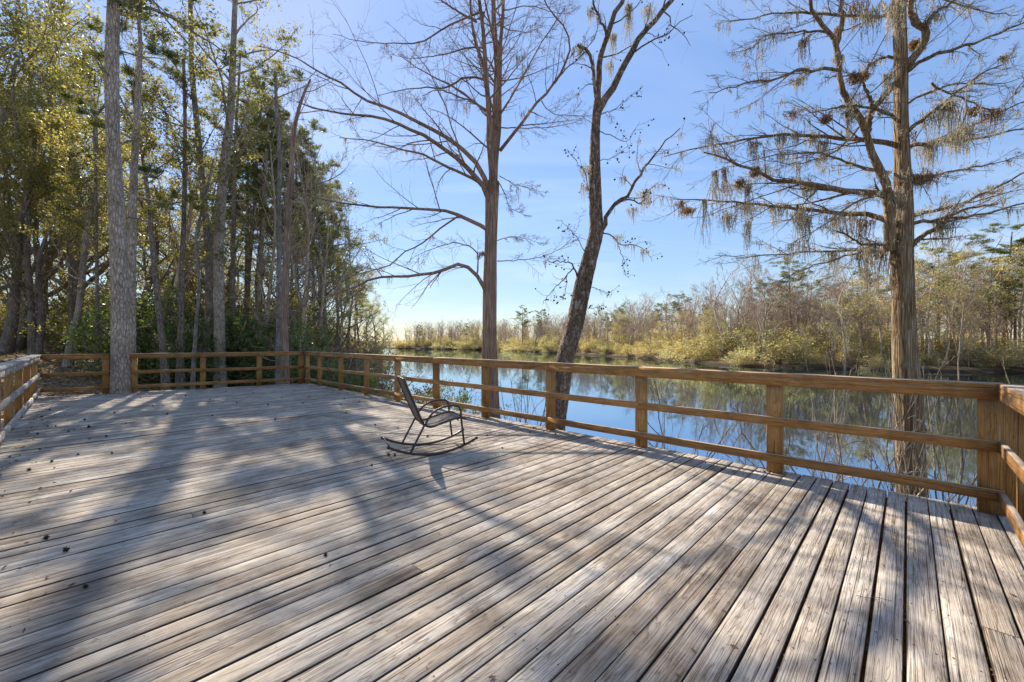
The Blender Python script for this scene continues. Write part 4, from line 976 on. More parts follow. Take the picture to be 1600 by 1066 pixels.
# ------------------------------------------------------------------ template trees
def template(kind, seed):
    """returns list of (part name, mesh) of a tree of real size standing at the origin"""
    rng = np.random.default_rng(seed); m = MB(); ml = MB(); mt = MB(); out = []
    if kind == 'oak':
        h = 13; tp = resample([(0, 0, -.3), (rng.normal(0, .2), rng.normal(0, .2), 3), (rng.normal(0, .6), rng.normal(0, .6), 7), (rng.normal(0, .9), rng.normal(0, .9), 12)], 20); tr_ = np.linspace(.24, .05, 20)
        tubes(mt, tp, tr_, 10, .05, rng)
        Pa, Ra = spawn(rng, tp[None], tr_[None], 15, .42, 52, .18, 1, 9, .12, .1, .04, 1, .5, .2, .02, .3, .35)
        tubes(m, Pa, Ra, 5, cap=False)
        leafy(m, ml, rng, Pa, Ra, 6, 5, 3, per=4, spread=.16, ls=.13, lw=.065); parts = [('trunk', mt, M['bark_dark']), ('branches', m, M['bark_dark']), ('foliage', ml, M['leaf_oak'])]
    elif kind == 'pine':
        tp = resample([(0, 0, -.3), (rng.normal(0, .15), rng.normal(0, .15), 7), (rng.normal(0, .5), rng.normal(0, .5), 19)], 24); tr_ = np.linspace(.2, .04, 24)
        tubes(mt, tp, tr_, 8, .04, rng)
        Pa, Ra = spawn(rng, tp[None], tr_[None], 22, .20, 60, .48, 1, 7, .14, .1, .06, 1, .4, .25, .015, .4, .5); tubes(m, Pa, Ra, 4, cap=False)
        P2, R2 = spawn(rng, Pa, Ra, 6, .42, 50, .25, 1, 5, .15, .15, .03, .7, .5, .3, .01); tubes(m, P2, R2, 3, cap=False)
        P3, R3 = spawn(rng, P2, R2, 3, .4, 45, .3, 1, 3, .15, .1, 0, 1, .5, .3, .008); tubes(m, P3, R3, 3, cap=False)
        needles(ml, rng, np.concatenate([P3[:, -1], P2[:, -1], P3[:, 1]]), 12, .28, .055, .32)
        parts = [('trunk', mt, M['bark_dark']), ('branches', m, M['bark_dark']), ('foliage', ml, M['leaf_pine'])]
    elif kind == 'swamp':     # bare swamp hardwood of the far bank
        tp = resample([(0, 0, -.3), (rng.normal(0, .25), rng.normal(0, .25), 4), (rng.normal(0, .6), rng.normal(0, .6), 9), (rng.normal(0, .8), rng.normal(0, .8), 14)], 14); tr_ = np.linspace(.16, .03, 14)
        tubes(mt, tp, tr_, 6, .04, rng)
        Pa, Ra = spawn(rng, tp[None], tr_[None], 14, .34, 34, .22, 1, 6, .12, .25, .06, 1, .5, .3, .025, .3, .4); tubes(m, Pa, Ra, 4, cap=False)
        P2, R2 = spawn(rng, Pa, Ra, 6, .42, 38, .2, 1, 4, .15, .2, .05, 1, .5, .4, .016); tubes(m, P2, R2, 3, cap=False)
        P3, R3 = spawn(rng, P2, R2, 5, .5, 38, .2, 1, 3, .15, .15, 0, 1, .55, .5, .011); tubes(m, P3, R3, 3, cap=False)
        P4, R4 = spawn(rng, P3, R3, 2, .6, 40, .2, 1, 2, .15, .1, 0, 1, .6, .5, .009); tubes(m, P4, R4, 3, cap=False)
        parts = [('trunk', mt, M['bark_far']), ('branches', m, M['bark_far'])]
    elif kind == 'budding':    # pale yellow green thin leafed tree of the far bank
        tp = resample([(0, 0, -.3), (rng.normal(0, .3), 0, 5), (rng.normal(0, .8), rng.normal(0, .6), 12)], 14); tr_ = np.linspace(.15, .03, 14)
        tubes(mt, tp, tr_, 6, .04, rng)
        Pa, Ra = spawn(rng, tp[None], tr_[None], 14, .36, 55, .25, 1, 6, .12, .1, .03, 1, .5, .3, .02, .3, .4); tubes(m, Pa, Ra, 4, cap=False)
        leafy(m, ml, rng, Pa, Ra, 6, 4, 0, per=7, spread=.22, ls=.20, lw=.10); parts = [('trunk', mt, M['bark_far']), ('branches', m, M['bark_far']), ('foliage', ml, M['leaf_olive'])]
    elif kind in ('bankbush', 'shrub', 'dryshrub', 'myrtle'):
        hh = {'bankbush': 3.4, 'shrub': 2.4, 'dryshrub': 2.6, 'myrtle': 3.0}[kind]
        k = 12; d = rng.normal(0, 1, (k, 3)); d[:, 2] = np.abs(d[:, 2]) + .7; d /= np.linalg.norm(d, axis=1, keepdims=True)
        t = np.linspace(0, 1, 6)[None, :, None]; Pa = d[:, None, :] * t * hh * rng.uniform(.6, 1, (k, 1, 1)); Pa += np.cumsum(rng.normal(0, .05, Pa.shape), 1); Pa[..., 2] -= .1
        Ra = np.tile(np.linspace(.03, .012, 6), (k, 1)); tubes(mt, Pa, Ra, 4, cap=False)
        if kind == 'bankbush':
            leafy(m, ml, rng, Pa, Ra, 6, 4, 0, l2=.45, per=11, spread=.22, ls=.17, lw=.085, t2=.1); mat_l = M['leaf_olive']
        elif kind == 'dryshrub':
            leafy(m, ml, rng, Pa, Ra, 7, 5, 3, l2=.45, per=1, spread=.05, ls=.08, lw=.04, t2=.1); mat_l = M['leaf_brown']
        else:
            leafy(m, ml, rng, Pa, Ra, 7, 5, 2, l2=.42, per=9 if kind == 'shrub' else 7, spread=.09, ls=.10, lw=.045, t2=.08); mat_l = M['leaf_shrub'] if kind == 'shrub' else M['leaf_oak']
        parts = [('stem', mt, M['bark_far']), ('branches', m, M['bark_far'] if kind != 'dryshrub' else M['twig_pale']), ('foliage', ml, mat_l)]
    elif kind == 'twiggy':     # bare pale shrub at the water's edge
        k = 9; d = rng.normal(0, 1, (k, 3)); d[:, 2] = np.abs(d[:, 2]) * .8 + .9; d /= np.linalg.norm(d, axis=1, keepdims=True)
        t = np.linspace(0, 1, 8)[None, :, None]; Pa = d[:, None, :] * t * 2.3 * rng.uniform(.6, 1.1, (k, 1, 1)); Pa += np.cumsum(rng.normal(0, .05, Pa.shape), 1); Pa[..., 2] -= .05
        Ra = np.tile(np.linspace(.019, .008, 8), (k, 1)); tubes(mt, Pa, Ra, 6, cap=False)
        P2, R2 = spawn(rng, Pa, Ra, 6, .35, 45, .25, 1, 6, .16, .1, .02, 1, .6, .45, .0055); tubes(m, P2, R2, 4, cap=False)
        P3, R3 = spawn(rng, P2, R2, 3, .45, 40, .25, 1, 5, .16, .05, 0, 1, .6, .5, .0035); tubes(m, P3, R3, 3, cap=False)
        parts = [('stem', mt, M['twig_pale']), ('branches', m, M['twig_pale'])]
    return [(n, b.mesh(kind + '_' + n, mt_)) for n, b, mt_ in parts if b.n]
TPL = {k: [template(k, 100 + 10 * j + i) for i in range(c)] for j, (k, c) in enumerate((('oak', 3), ('pine', 3), ('swamp', 5), ('budding', 2), ('bankbush', 4), ('shrub', 3), ('dryshrub', 3), ('myrtle', 3), ('twiggy', 3)))}
print('templates', round(time.time() - T0, 1))
KN = {'oak': ('oak_tree', 'tree'), 'pine': ('pine_tree', 'tree'), 'swamp': ('bare_tree', 'tree'), 'budding': ('budding_tree', 'tree'), 'bankbush': ('bush', 'bush'), 'shrub': ('shrub', 'shrub'), 'dryshrub': ('bare_shrub', 'shrub'), 'myrtle': ('myrtle_bush', 'bush'), 'twiggy': ('bare_shrub', 'shrub')}
def place(kind, i, x, y, s, sz, rz, label, group=None, dz=0.0, tilt=0.0):
    nm, cat = KN[kind]
    e = empty(nm, (x, y, gz(x, y) + dz), label, cat, group, rz); e.scale = (s, s, sz); e.rotation_euler.x = tilt
    for n, me in TPL[kind][i % len(TPL[kind])]:
        c = bpy.data.objects.new(n, me); COL.objects.link(c); c.parent = e
    return e
rng = np.random.default_rng(77)

# ---- left woods fill
def at(px, Y): return (px - CX) / F * Y
woods = []
def fill(kind, n, px0, px1, Y0, Y1, s0, s1, label, group, inl=2.0):
    k = 0; tries = 0
    while k < n and tries < 4000:
        tries += 1
        Y = rng.uniform(Y0, Y1); px = rng.uniform(px0, px1); x = at(px, Y)
        s = float(sdist(NEAR, np.array([x]), np.array([Y]))[0])
        if s < inl: continue
        md = {'oak': 2.2, 'pine': 2.0, 'shrub': 1.2, 'myrtle': 1.2, 'dryshrub': 1.0, 'budding': 2}[kind]
        if any((x - a) ** 2 + (Y - b) ** 2 < md ** 2 for a, b, kk in woods if kk == kind): continue
        woods.append((x, Y, kind)); sc = rng.uniform(s0, s1)
        place(kind, k, x, Y, sc * rng.uniform(.85, 1.1), sc, rng.uniform(0, 6.28), label, group); k += 1
HT = {'oak': 12.3, 'pine': 20.0, 'shrub': 2.5, 'myrtle': 3.1, 'dryshrub': 2.7, 'budding': 12.5, 'swamp': 14.5, 'twiggy': 1.75, 'bankbush': 3.6}
def place_top(kind, i, px, Y, ytop, label, group=None, wide=1.0):
    x = at(px, Y); hgt = H - (ytop - CY) / F * Y - gz(x, Y); s_ = hgt / HT[kind]; woods.append((x, Y, kind))
    ws = wide * (s_ if kind != 'pine' else max(s_, .7))
    place(kind, i, x, Y, ws, s_, rng.uniform(0, 6.28), label, group)
g = 'oaks in the left woods'
for i, (px, Y, yt) in enumerate([(-30, 24, 60), (22, 23.5, 90), (75, 27, 85), (125, 26, 120), (100, 32, 60), (10, 31, 50), (60, 21, 290)]):
    place_top('oak', i, px, Y, yt, 'yellow green evergreen oak crowding the woods left of the big pale trunk', g)
g = 'oaks behind the back railing'
for i, (px, Y, yt) in enumerate([(230, 24, 240), (262, 27, 290), (290, 30, 330), (325, 24, 350), (372, 28, 330), (300, 24, 400), (410, 26, 380), (345, 33, 250)]):
    place_top('oak', i + 1, px, Y, yt, 'green evergreen oak in the woods behind the back railing', g)
g = 'pines behind the back railing'
for i, (px, Y, yt) in enumerate([(405, 25, 130), (438, 29, 190), (470, 28, 210), (385, 33, 170), (455, 36, 250)]):
    place_top('pine', i, px, Y, yt, 'dark pine crowding behind the snag and the bare cypress', g, 1.15)
g = 'bright bushes between the trunks'
for i, (px, Y, yt) in enumerate([(150, 25, 430), (235, 23, 440), (275, 26, 430), (318, 22, 460), (370, 24, 440), (392, 21, 480), (425, 23, 450), (100, 29, 440), (470, 21, 500)]):
    place_top('myrtle', i, px, Y, yt, 'tall sunlit yellow green bush glowing between the dark trunks', g, .9)
g = 'evergreens on the wooded point'
for i, (px, Y, yt) in enumerate([(462, 23, 340), (497, 26, 385), (520, 31, 400), (542, 36, 425), (560, 44, 455), (578, 54, 470), (588, 66, 478), (597, 84, 500), (480, 34, 320), (505, 30, 330)]):
    place_top('oak', i, px, Y, yt, 'rounded evergreen on the wooded point left of the river', g, 1.0)
g = 'pines on the wooded point'
for i, (px, Y, yt) in enumerate([(492, 29, 250), (512, 34, 300), (535, 40, 360), (555, 50, 420)]):
    place_top('pine', i + 1, px, Y, yt, 'slim pine on the wooded point left of the river', g, 1.1)
g = 'bare trees at the wood edge'
for i, (px, Y, yt) in enumerate([(475, 21, 190), (500, 24, 260), (415, 21, 200), (535, 31, 330), (268, 22, 120)]):
    place_top('swamp', i, px, Y, yt, 'thin bare grey tree tangled between the evergreens behind the railing', g, .8)
fill('oak', 8, 175, 450, 34, 50, .8, 1.1, 'distant evergreen oak seen between the trunks behind the back railing', 'distant oaks', 2)
fill('oak', 7, -80, 175, 34, 48, .9, 1.2, 'distant evergreen oak seen between the trunks at the left', 'distant oaks at the left', 2)
fill('shrub', 9, 90, 270, 25, 32, 1.0, 1.9, 'glossy dark green shrub on the shaded floor left of the back railing oaks', 'shrubs at the left')
fill('shrub', 19, 250, 480, 18.5, 30, 1.1, 2.0, 'glossy dark green shrub under the trees behind the back railing', 'shrubs behind the back railing')
fill('myrtle', 30, -60, 430, 25, 40, 1.0, 2.0, 'yellow green myrtle bush on the woodland floor behind the railing', 'myrtle bushes on the woodland floor')
fill('dryshrub', 13, 330, 570, 19, 34, 1.0, 2.2, 'leafless grey brown thicket bush at the wood edge behind the railing', 'leafless bushes at the wood edge', .5)
fill('myrtle', 16, 470, 605, 26, 92, 1.0, 1.8, 'olive waterside bush along the left bank of the river', 'waterside bushes on the left bank', .3)
fill('dryshrub', 12, 480, 600, 24, 80, 1.2, 2.4, 'tall bare grey thicket bush along the left river bank', 'bare thickets on the left bank', .3)
# individually placed waterside shrubs
for (kind, i, px, Y, s, sz, lb) in (
    ('myrtle', 0, 596, 15.5, .9, 572, 'bright yellow green leafy bush seen through the railing left of the rocking chair'),
    ('myrtle', 1, 648, 13.6, .8, 572, 'sparse leafy bush against the water right behind the rocking chair back'),
    ('shrub', 2, 556, 18.0, .9, 556, 'dark leafy bush beyond the railing near the far deck corner'),
    ('shrub', 1, 722, 11.6, .6, 596, 'leafy bush hugging the foot of the central cypress, seen through the railing'),
    ('dryshrub', 1, 700, 13.0, .8, 584, 'brown twiggy bush over the water between chair and central cypress'),
    ('twiggy', 0, 1052, 8.2, .8, 578, 'pale bare shrub seen through the railing right of the leaning tree'),
    ('twiggy', 1, 1330, 6.4, .8, 600, 'pale bare twigs directly left of the mossy cypress foot'),
    ('twiggy', 2, 1492, 5.5, .8, 585, 'pale bare shrub between the mossy cypress and the boxed corner post'),
    ('twiggy', 0, 1172, 7.2, .5, 622, 'small bare sapling beside the railing post left of the mossy cypress'),
    ('twiggy', 2, 812, 10.6, .8, 590, 'thin bare shrub between the central cypress and the leaning tree'),
    ('twiggy', 1, 1420, 5.2, .7, 640, 'low bare twigs in front of the mossy cypress foot'),
    ('twiggy', 1, 1255, 6.6, .5, 618, 'wispy bare sapling halfway between a railing post and the mossy cypress')):
    place_top(kind, i, px, Y, sz, lb, None, s / max(.3, (H - (sz - CY) / F * Y - gz(at(px, Y), Y)) / HT[kind]))

# ---- far bank
def far_pts(n, s0, s1, seed, tmin=0.0, tmax=1.0, power=1.0):
    rr = np.random.default_rng(seed); seg = FAR[2:10]; d = np.diff(seg, axis=0); L = np.linalg.norm(d, axis=1); cum = np.concatenate([[0], np.cumsum(L)])
    out = []
    for k in range(n):
        t = (tmin + (tmax - tmin) * ((k + rr.uniform(0, 1)) / n) ** power) * cum[-1]; i = min(np.searchsorted(cum, t, 'right') - 1, len(L) - 1)
        f = (t - cum[i]) / L[i]; p = seg[i] + d[i] * f; nrm = np.array([d[i][1], -d[i][0]]) / L[i]
        s = s0 + (s1 - s0) * rr.uniform(0, 1) ** 1.3
        out.append((*(p + nrm * s), rr))
    return out
def zone(x, y):
    px = CX + F * x / y
    return 0 if px < 860 else 1 if px < 1180 else 2 if px < 1410 else 3
ZN = ['left of the leaning tree', 'right of the leaning tree', 'just left of the mossy cypress', 'right of the mossy cypress']
for k, (x, y, rr) in enumerate(far_pts(280, 3.0, 30, 5, power=1.15)):
    z = zone(x, y); s = rr.uniform(.7, 1.15) * (1.22 if z == 3 else 1.05 if y < 90 else .88 if y < 150 else .8)
    place('swamp', k, x, y, s * 1.35, s, rr.uniform(0, 6.28), 'bare grey brown swamp tree on the far bank ' + ZN[z], 'bare trees on the far bank ' + ZN[z])
for k, (x, y, rr) in enumerate(far_pts(190, .2, 9, 6, power=1.15)):
    z = zone(x, y); s = rr.uniform(.45, 1.0) if rr.uniform() < .6 else rr.uniform(1, 2.0)
    place('dryshrub' if k % 4 == 0 else 'bankbush', k // 4 if k % 4 == 0 else k, x, y, s * rr.uniform(1.0, 1.7), s, rr.uniform(0, 6.28), ('leafless brown' if k % 4 == 0 else 'olive green') + ' bush at the far waterline ' + ZN[z], ('leafless ' if k % 4 == 0 else 'olive ') + 'bushes on the far waterline ' + ZN[z])
for k, (x, y, rr) in enumerate(far_pts(85, 2, 22, 9, power=1.15)):
    z = zone(x, y); s = rr.uniform(.4, .9) * (1.25 if z == 3 else 1.0)
    place('budding', k, x, y, s * 1.2, s, rr.uniform(0, 6.28), 'yellow green thinly leafed tree on the far bank ' + ZN[z], 'budding trees on the far bank ' + ZN[z])
PN = [(1570, 352, 74, 'tallest dark pine on the far bank, near the right edge of the picture'), (1600, 372, 80, 'pine cut by the right edge of the picture on the far bank'), (1462, 392, 72, 'yellow green pine just right of the mossy cypress trunk on the far bank'), (1500, 402, 84, 'broad pine between the mossy cypress and the tallest far pine'), (1440, 425, 78, 'low pine tucked right against the mossy cypress trunk'),
      (1352, 424, 80, 'flat topped pine close left of the mossy cypress trunk'), (1235, 412, 82, 'bushy pine standing above the bare trees left of the mossy cypress'), (1195, 440, 92, 'small pine left of the bushy far pine'), (1290, 436, 95, 'thin pine between the bushy pine and the flat topped pine'),
      (1065, 462, 118, 'round crowned pine on the far bank halfway between leaning tree and mossy cypress'), (1035, 474, 130, 'small pine left of the round crowned far pine'), (972, 478, 140, 'spindly pine right of the leaning tree on the far bank'), (950, 490, 150, 'lowest pine directly right of the leaning tree'),
      (846, 484, 178, 'lone dark pine left of the leaning tree on the far bank'), (816, 482, 180, 'lone spreading pine right of the central cypress on the far bank'), (1545, 405, 70, 'yellow green pine left of the tallest far pine'), (1585, 430, 68, 'low leafy pine under the tallest far pine at the right edge'), (1110, 470, 105, 'bushy pine right of the round crowned far pine'), (728, 506, 225, 'tiny distant pine left of the central cypress trunk'), (655, 508, 240, 'tiny distant pine near the wooded point')]
for k, (px, ty, Y, lb) in enumerate(PN):
    x = at(px, Y); hgt = H - (ty - CY) / F * Y - gz(x, Y); s = hgt / 20.0
    place('pine', k, x, Y, s * 1.7, s, k * 1.7, lb)
for k, (x, y, rr) in enumerate(far_pts(95, 10, 40, 31, power=1.05)):
    z = zone(x, y); s = rr.uniform(1.1, 2.0)
    place('bankbush', k, x, y, s * 1.5, s, rr.uniform(0, 6.28), 'tall dusky thicket set back among far bank trunks ' + ZN[z], 'thickets behind the far bank ' + ZN[z])
for k, (px, ty, Y, lb) in enumerate([(1448, 400, 66, 'full yellow green tree just right of the mossy cypress trunk on the far bank'), (1520, 425, 64, 'rounded yellow green tree left of the tallest far pine'), (1592, 400, 66, 'full yellow green tree at the right edge on the far bank'), (1375, 440, 66, 'yellow green tree half hidden behind the mossy cypress on its left'), (1320, 470, 64, 'low yellow green tree on the far bank left of the mossy cypress'), (1480, 455, 62, 'low yellow green tree on the far bank right of the mossy cypress')]):
    place_top('budding', k, px, Y, ty, lb, None, 1.25)
# distant woods behind, one mass
sm = MB(); rr = np.random.default_rng(8)
tv = []
for v_ in range(3):
    b = MB(); r0 = np.random.default_rng(300 + v_)
    tp = resample([(0, 0, -1), (r0.normal(0, .3), 0, 5), (r0.normal(0, .6), 0, 13)], 6); tubes(b, tp, np.linspace(.15, .04, 6), 4)
    Pa, Ra = spawn(r0, tp[None], np.linspace(.15, .04, 6)[None], 10, .4, 34, .2, 1, 4, .12, .25, .06, 1, .5, .3, .03); tubes(b, Pa, Ra, 3, cap=False)
    P2, R2 = spawn(r0, Pa, Ra, 9, .5, 38, .1, 1, 3, .15, .2, .05, 1, .5, .4, .022); tubes(b, P2, R2, 3, cap=False)
    P3, R3 = spawn(r0, P2, R2, 3, .5, 38, .1, 1, 2, .15, .2, .05, 1, .5, .4, .02); tubes(b, P3, R3, 3, cap=False)
    tv.append((np.concatenate(b.v), np.concatenate(b.q)))
for k, (x, y, r1) in enumerate(far_pts(330, 14, 75, 12)):
    V, Q = tv[k % 3]; a = r1.uniform(0, 6.28); s = r1.uniform(.75, 1.05); Rm = np.array([[math.cos(a), -math.sin(a), 0], [math.sin(a), math.cos(a), 0], [0, 0, 1]])
    sm.add((V * s) @ Rm.T + np.array([x, y, gz(x, y)]), Q)
struct(sm.build('distant_woods', M['bark_far']), 'stuff')
print('far', round(time.time() - T0, 1))

# ------------------------------------------------------------------ small things on the deck
def onboard(px, py):
    Y = H * F / (py - CY); return (px - CX) / F * Y, Y
def ball_mesh(seed, spikes=26):
    r = np.random.default_rng(seed); m = MB(); v, f = ico(); m.add(v * (1 + r.normal(0, .06, (12, 1))) * .78, t=f)
    d = r.normal(0, 1, (spikes, 3)); d /= np.linalg.norm(d, axis=1, keepdims=True)
    tubes(m, np.stack([d * .6, d * 1.0, d * 1.25], 1), np.tile([.17, .11, .02], (spikes, 1)), 4, cap=False)
    return m.mesh('seed_ball', M['seed'])
BM = [ball_mesh(s) for s in (1, 2, 3)]
rng = np.random.default_rng(5)
def ball(px, py, r, label, group=None, k=0):
    x, y = onboard(px, py + 1)
    o = bpy.data.objects.new('seed_ball', BM[k % 3]); COL.objects.link(o); o.location = (x, y, r * .8); o.scale = (r,) * 3
    o.rotation_euler = tuple(rng.uniform(0, 6, 3)); tag(o, label, 'seed ball', group)
ball(72, 842, .017, 'large spiky brown seed ball at the left, the upper of a close pair', k=0)
ball(103, 861, .017, 'large spiky brown seed ball at the left, the lower of a close pair', k=1)
ball(134, 918, .012, 'small brown seed ball below the close pair at the left', k=2)
ball(319, 802, .014, 'single dark seed ball alone in the middle left of the boards', k=0)
ball(139, 667, .022, 'biggest round black seed ball in the shade below the big pale trunk', k=1)
ball(509, 868, .012, 'brown seed ball in a board gap left of the lower centre of the deck', k=2)
ball(607, 711, .018, 'dark seed ball at the rear end of the chair rocker, the left of two', k=0)
ball(617, 711.5, .016, 'dark seed ball at the rear end of the chair rocker, the right of two', k=1)
ball(581, 727, .013, 'reddish seed ball in front of the rocker, left of the chair shadow', k=2)
g = 'black seed balls scattered on the far left boards'
for i, (x, y) in enumerate([(65, 651), (74.5, 666), (87, 666), (59, 678), (107, 674), (197, 661), (179, 645), (132, 656), (78, 640), (65, 633), (83, 622), (96, 623), (166, 682), (122, 710), (81, 721), (62, 702), (45, 735), (175, 708)]):
    ball(x, y, rng.uniform(.012, .018), 'small black seed ball lying on the far left boards beside the left railing', g, i)
g = 'black seed balls scattered before the back railing'
for i, (x, y) in enumerate([(220, 621), (239, 634), (328, 624), (370, 629), (419, 632.5), (473, 630), (483, 620), (538, 622.5), (540.6, 645.6), (533, 631.6), (332, 649), (261, 647), (290, 618), (395, 614), (440, 621), (353, 611), (562, 628), (586, 664), (430, 655), (668, 682)]):
    ball(x, y, rng.uniform(.014, .02), 'small black seed ball lying on the boards between back railing and chair', g, i)
g = 'seed balls under the river railing'
for i, (x, y) in enumerate([(761, 680), (828, 675), (834, 668), (868, 678), (785, 700)]):
    ball(x, y, rng.uniform(.012, .016), 'small dark seed ball on the boards right of the rocking chair near the river railing', g, i)
def dead_leaf(px, py, s, mat, label, seed):
    r = np.random.default_rng(seed); x, y = onboard(px, py); V = []
    for i in range(7):
        t = i / 6 * 2 - 1; wd = (1 - t * t) ** .7 * .5 * (1 + .35 * math.sin(i * 2.5))
        for j in (-1, -.5, 0, .5, 1): V.append((t, j * wd, .10 + .25 * abs(j) * wd + .14 * t * t + r.normal(0, .03)))
    V = np.array(V) * s; q = [(i * 5 + j, (i + 1) * 5 + j, (i + 1) * 5 + j + 1, i * 5 + j + 1) for i in range(6) for j in range(4)]
    m = MB(); m.add(V, q); tubes(m, np.array([(s * .95, 0, .2 * s), (s * 1.4, s * .1, .1 * s), (s * 1.8, s * .25, .15 * s)]), np.full(3, s * .03), 4)
    o = m.build('dead_leaf', mat); o.location = (x, y, .002); o.rotation_euler.z = r.uniform(0, 6); tag(o, label, 'leaf')
LB = M['leaf_brown']
LG = [(686, 834, .014, 'small orange brown leaf in a board gap at the middle of the deck'), (769, 1060, .016, 'orange leaf at the bottom edge of the picture'), (1147, 1012, .017, 'curled orange leaf in a gap on the lower right boards'), (1583, 931, .016, 'curled brown leaf at the right edge of the deck'),
      (1059, 1056, .013, 'greenish curled leaf in a gap at the bottom right of centre'), (1084, 1018, .014, 'dry tan leaf lying left of the curled orange leaf'), (516, 884, .014, 'dark red brown leaf beside the lone seed ball in the lower centre'), (1133, 957, .012, 'thin dark curled leaf on the boards of the lower right'), (70, 928, .016, 'brown leaf in a gap at the lower left'), (776, 894, .011, 'tiny dry leaf in the middle of the boards'), (1416, 971, .011, 'small dark leaf on the right boards under the curved shadow')]
for i, (a, b, s, lb) in enumerate(LG): dead_leaf(a, b, s, LB, lb, i)
# twig
m = MB(); x, y = onboard(1360, 935)
tubes(m, resample([(-.06, .02, .004), (-.02, -.01, .008), (.03, 0, .006), (.09, -.03, .004)], 10), np.linspace(.0018, .001, 10), 5)
o = m.build('fallen_twig', M['bark_dark']); o.location = (x, y, 0); tag(o, 'thin curved twig lying across a gap on the right boards', 'twig')
# drifts of needles and leaf bits against the rails
m = MB(); K = 1500; e = rng.exponential(.16, K); side_ = rng.integers(0, 3, K)
uu = np.where(side_ == 0, UL + .12 + e, np.where(side_ == 1, rng.uniform(-.6, 5, K), U0 - .05 - e)); vv = np.where(side_ == 1, VL - .2 - (uu - UL) * .216 - e, rng.uniform(1, 13.5, K))
c = np.stack([uu * D2[0] + vv * D1[0], uu * D2[1] + vv * D1[1], rng.uniform(.004, .012, K)], 1); dd = np.stack([rng.normal(0, 1, K), rng.normal(0, 1, K), rng.normal(0, .1, K)], 1)
leaves(m, rng, c[:900], .075, .0022, dd[:900], .05); leaves(m, rng, c[900:], .035, .018, dd[900:], .1)
struct(m.build('needle_drifts', M['leaf_brown']), 'stuff')
# fine litter in gaps
m = MB(); K = 1700; vv = np.floor(rng.uniform(0, 100, K)) * PITCH - .78 - GAP * .5 + rng.normal(0, .006, K); uu = rng.uniform(-.5, 5.1, K)
ok = vv < 14; c = np.stack([uu[ok] * D2[0] + vv[ok] * D1[0], uu[ok] * D2[1] + vv[ok] * D1[1], np.full(ok.sum(), .003)], 1)
leaves(m, rng, c[:1100], .011, .006, np.stack([rng.normal(0, 1, 1100), rng.normal(0, 1, 1100), np.full(1100, .2)], 1), .1)
c = c[1100:]; c[:, :2] += rng.normal(0, .03, (len(c), 2)); leaves(m, rng, c, .05, .0016, np.stack([rng.normal(0, 1, len(c)), rng.normal(0, 1, len(c)), np.full(len(c), .2)], 1), .1)
struct(m.build('plant_litter', M['leaf_brown']), 'stuff')
# grass tufts and leaf litter on the woodland floor
m = MB(); K = 26000; X = rng.uniform(-34, -4, K); Yg = rng.uniform(9, 34, K); s = sdist(NEAR, X, Yg)
inside = (X * D2[0] + Yg * D2[1] < U0 + .3) & (X * D2[0] + Yg * D2[1] > UL - .2) & (X * D1[0] + Yg * D1[1] < VL + .1)
ok = (s > 1.5) & ~inside; X, Yg = X[ok], Yg[ok]; Z = ground(X, Yg)
leaves(m, rng, np.stack([X, Yg, Z + rng.uniform(.01, .05, len(X))], 1), .12, .06, np.stack([rng.normal(0, 1, len(X)), rng.normal(0, 1, len(X)), rng.normal(0, .25, len(X))], 1), .1)
struct(m.build('leaf_litter', M['leaf_brown']), 'stuff')

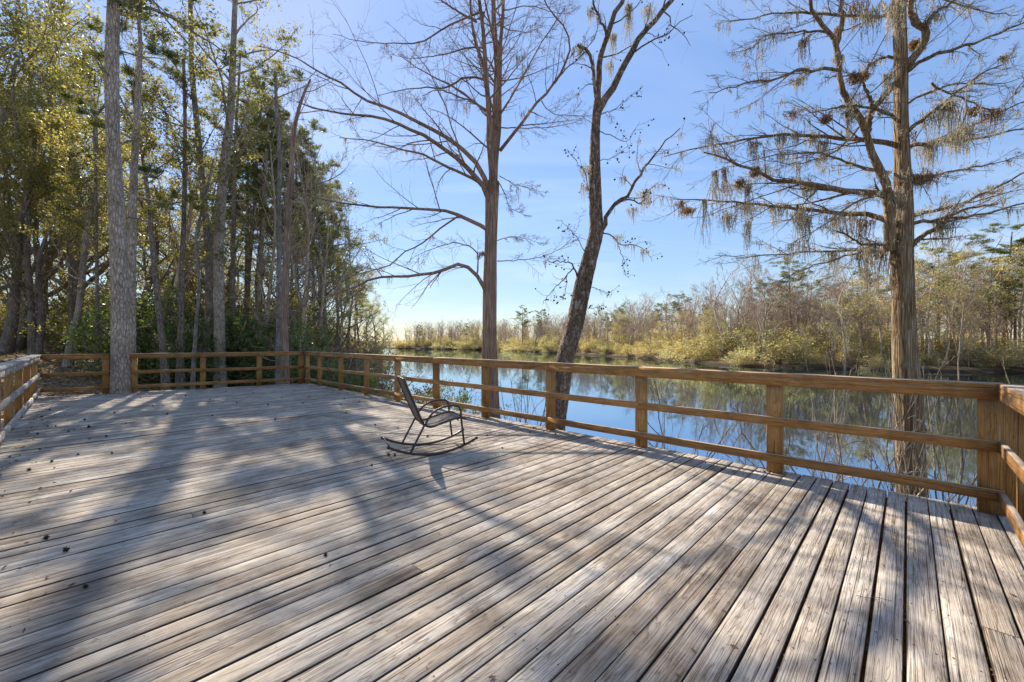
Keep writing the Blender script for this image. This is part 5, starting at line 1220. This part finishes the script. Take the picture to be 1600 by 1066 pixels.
# ------------------------------------------------------------------ light, sky, camera
EL, AZ = R(36.6), R(-32)
sv = Vector((math.sin(AZ) * math.cos(EL), math.cos(AZ) * math.cos(EL), math.sin(EL)))
l = bpy.data.lights.new('sun', 'SUN'); l.energy = 5.0; l.angle = R(.5); l.color = (1, .93, .81)
lo = bpy.data.objects.new('sun', l); COL.objects.link(lo); lo.rotation_euler = sv.to_track_quat('Z', 'Y').to_euler()
w = bpy.data.worlds.new('World'); SC.world = w; w.use_nodes = True; nt = w.node_tree; nt.nodes.clear()
sky = nt.nodes.new('ShaderNodeTexSky'); sky.sky_type = 'NISHITA'; sky.sun_disc = False
sky.sun_elevation = EL; sky.sun_rotation = AZ; sky.air_density = 1.0; sky.dust_density = 0.08; sky.ozone_density = 2.0; sky.altitude = 0
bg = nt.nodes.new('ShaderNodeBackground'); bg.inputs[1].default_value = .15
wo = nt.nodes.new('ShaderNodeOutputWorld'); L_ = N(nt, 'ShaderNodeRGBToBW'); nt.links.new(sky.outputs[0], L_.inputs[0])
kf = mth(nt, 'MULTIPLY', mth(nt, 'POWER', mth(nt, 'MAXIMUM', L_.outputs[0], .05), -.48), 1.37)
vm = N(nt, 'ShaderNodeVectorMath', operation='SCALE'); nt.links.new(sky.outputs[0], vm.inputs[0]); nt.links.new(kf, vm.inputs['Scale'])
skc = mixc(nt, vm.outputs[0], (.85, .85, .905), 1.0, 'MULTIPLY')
tcw = N(nt, 'ShaderNodeTexCoord').outputs['Generated']; sx = N(nt, 'ShaderNodeSeparateXYZ'); nt.links.new(tcw, sx.inputs[0])
dz_ = mth(nt, 'ADD', mth(nt, 'MAXIMUM', sx.outputs[2], 0.0), .12); cb = N(nt, 'ShaderNodeCombineXYZ')
nt.links.new(mth(nt, 'DIVIDE', sx.outputs[0], dz_), cb.inputs[0]); nt.links.new(mth(nt, 'DIVIDE', sx.outputs[1], dz_), cb.inputs[1])
cn = ramp(nt, noise(nt, mapping(nt, cb.outputs[0], (.5, 1.3, 1)), 1.0, 5, .55, .8), [(.46, 0), (.82, .32)])
skc = mixc(nt, skc, (4.6, 5.0, 5.6), cn)
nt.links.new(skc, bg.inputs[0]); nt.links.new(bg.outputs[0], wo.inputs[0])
cam = bpy.data.cameras.new('camera'); cam.sensor_width = 36; cam.lens = 36 * F / 1600; cam.clip_start = .05; cam.clip_end = 5000
co = bpy.data.objects.new('camera', cam); COL.objects.link(co); co.location = (0, 0, H); co.rotation_euler = (PI / 2, 0, 0)
SC.camera = co
SC.view_settings.view_transform = 'Standard'; SC.view_settings.look = 'None'; SC.view_settings.exposure = .78; SC.view_settings.gamma = 1
SC.view_settings.use_curve_mapping = False
SC.cycles.max_bounces = 8; SC.cycles.transparent_max_bounces = 8
print('done', round(time.time() - T0, 1), len(bpy.data.objects))
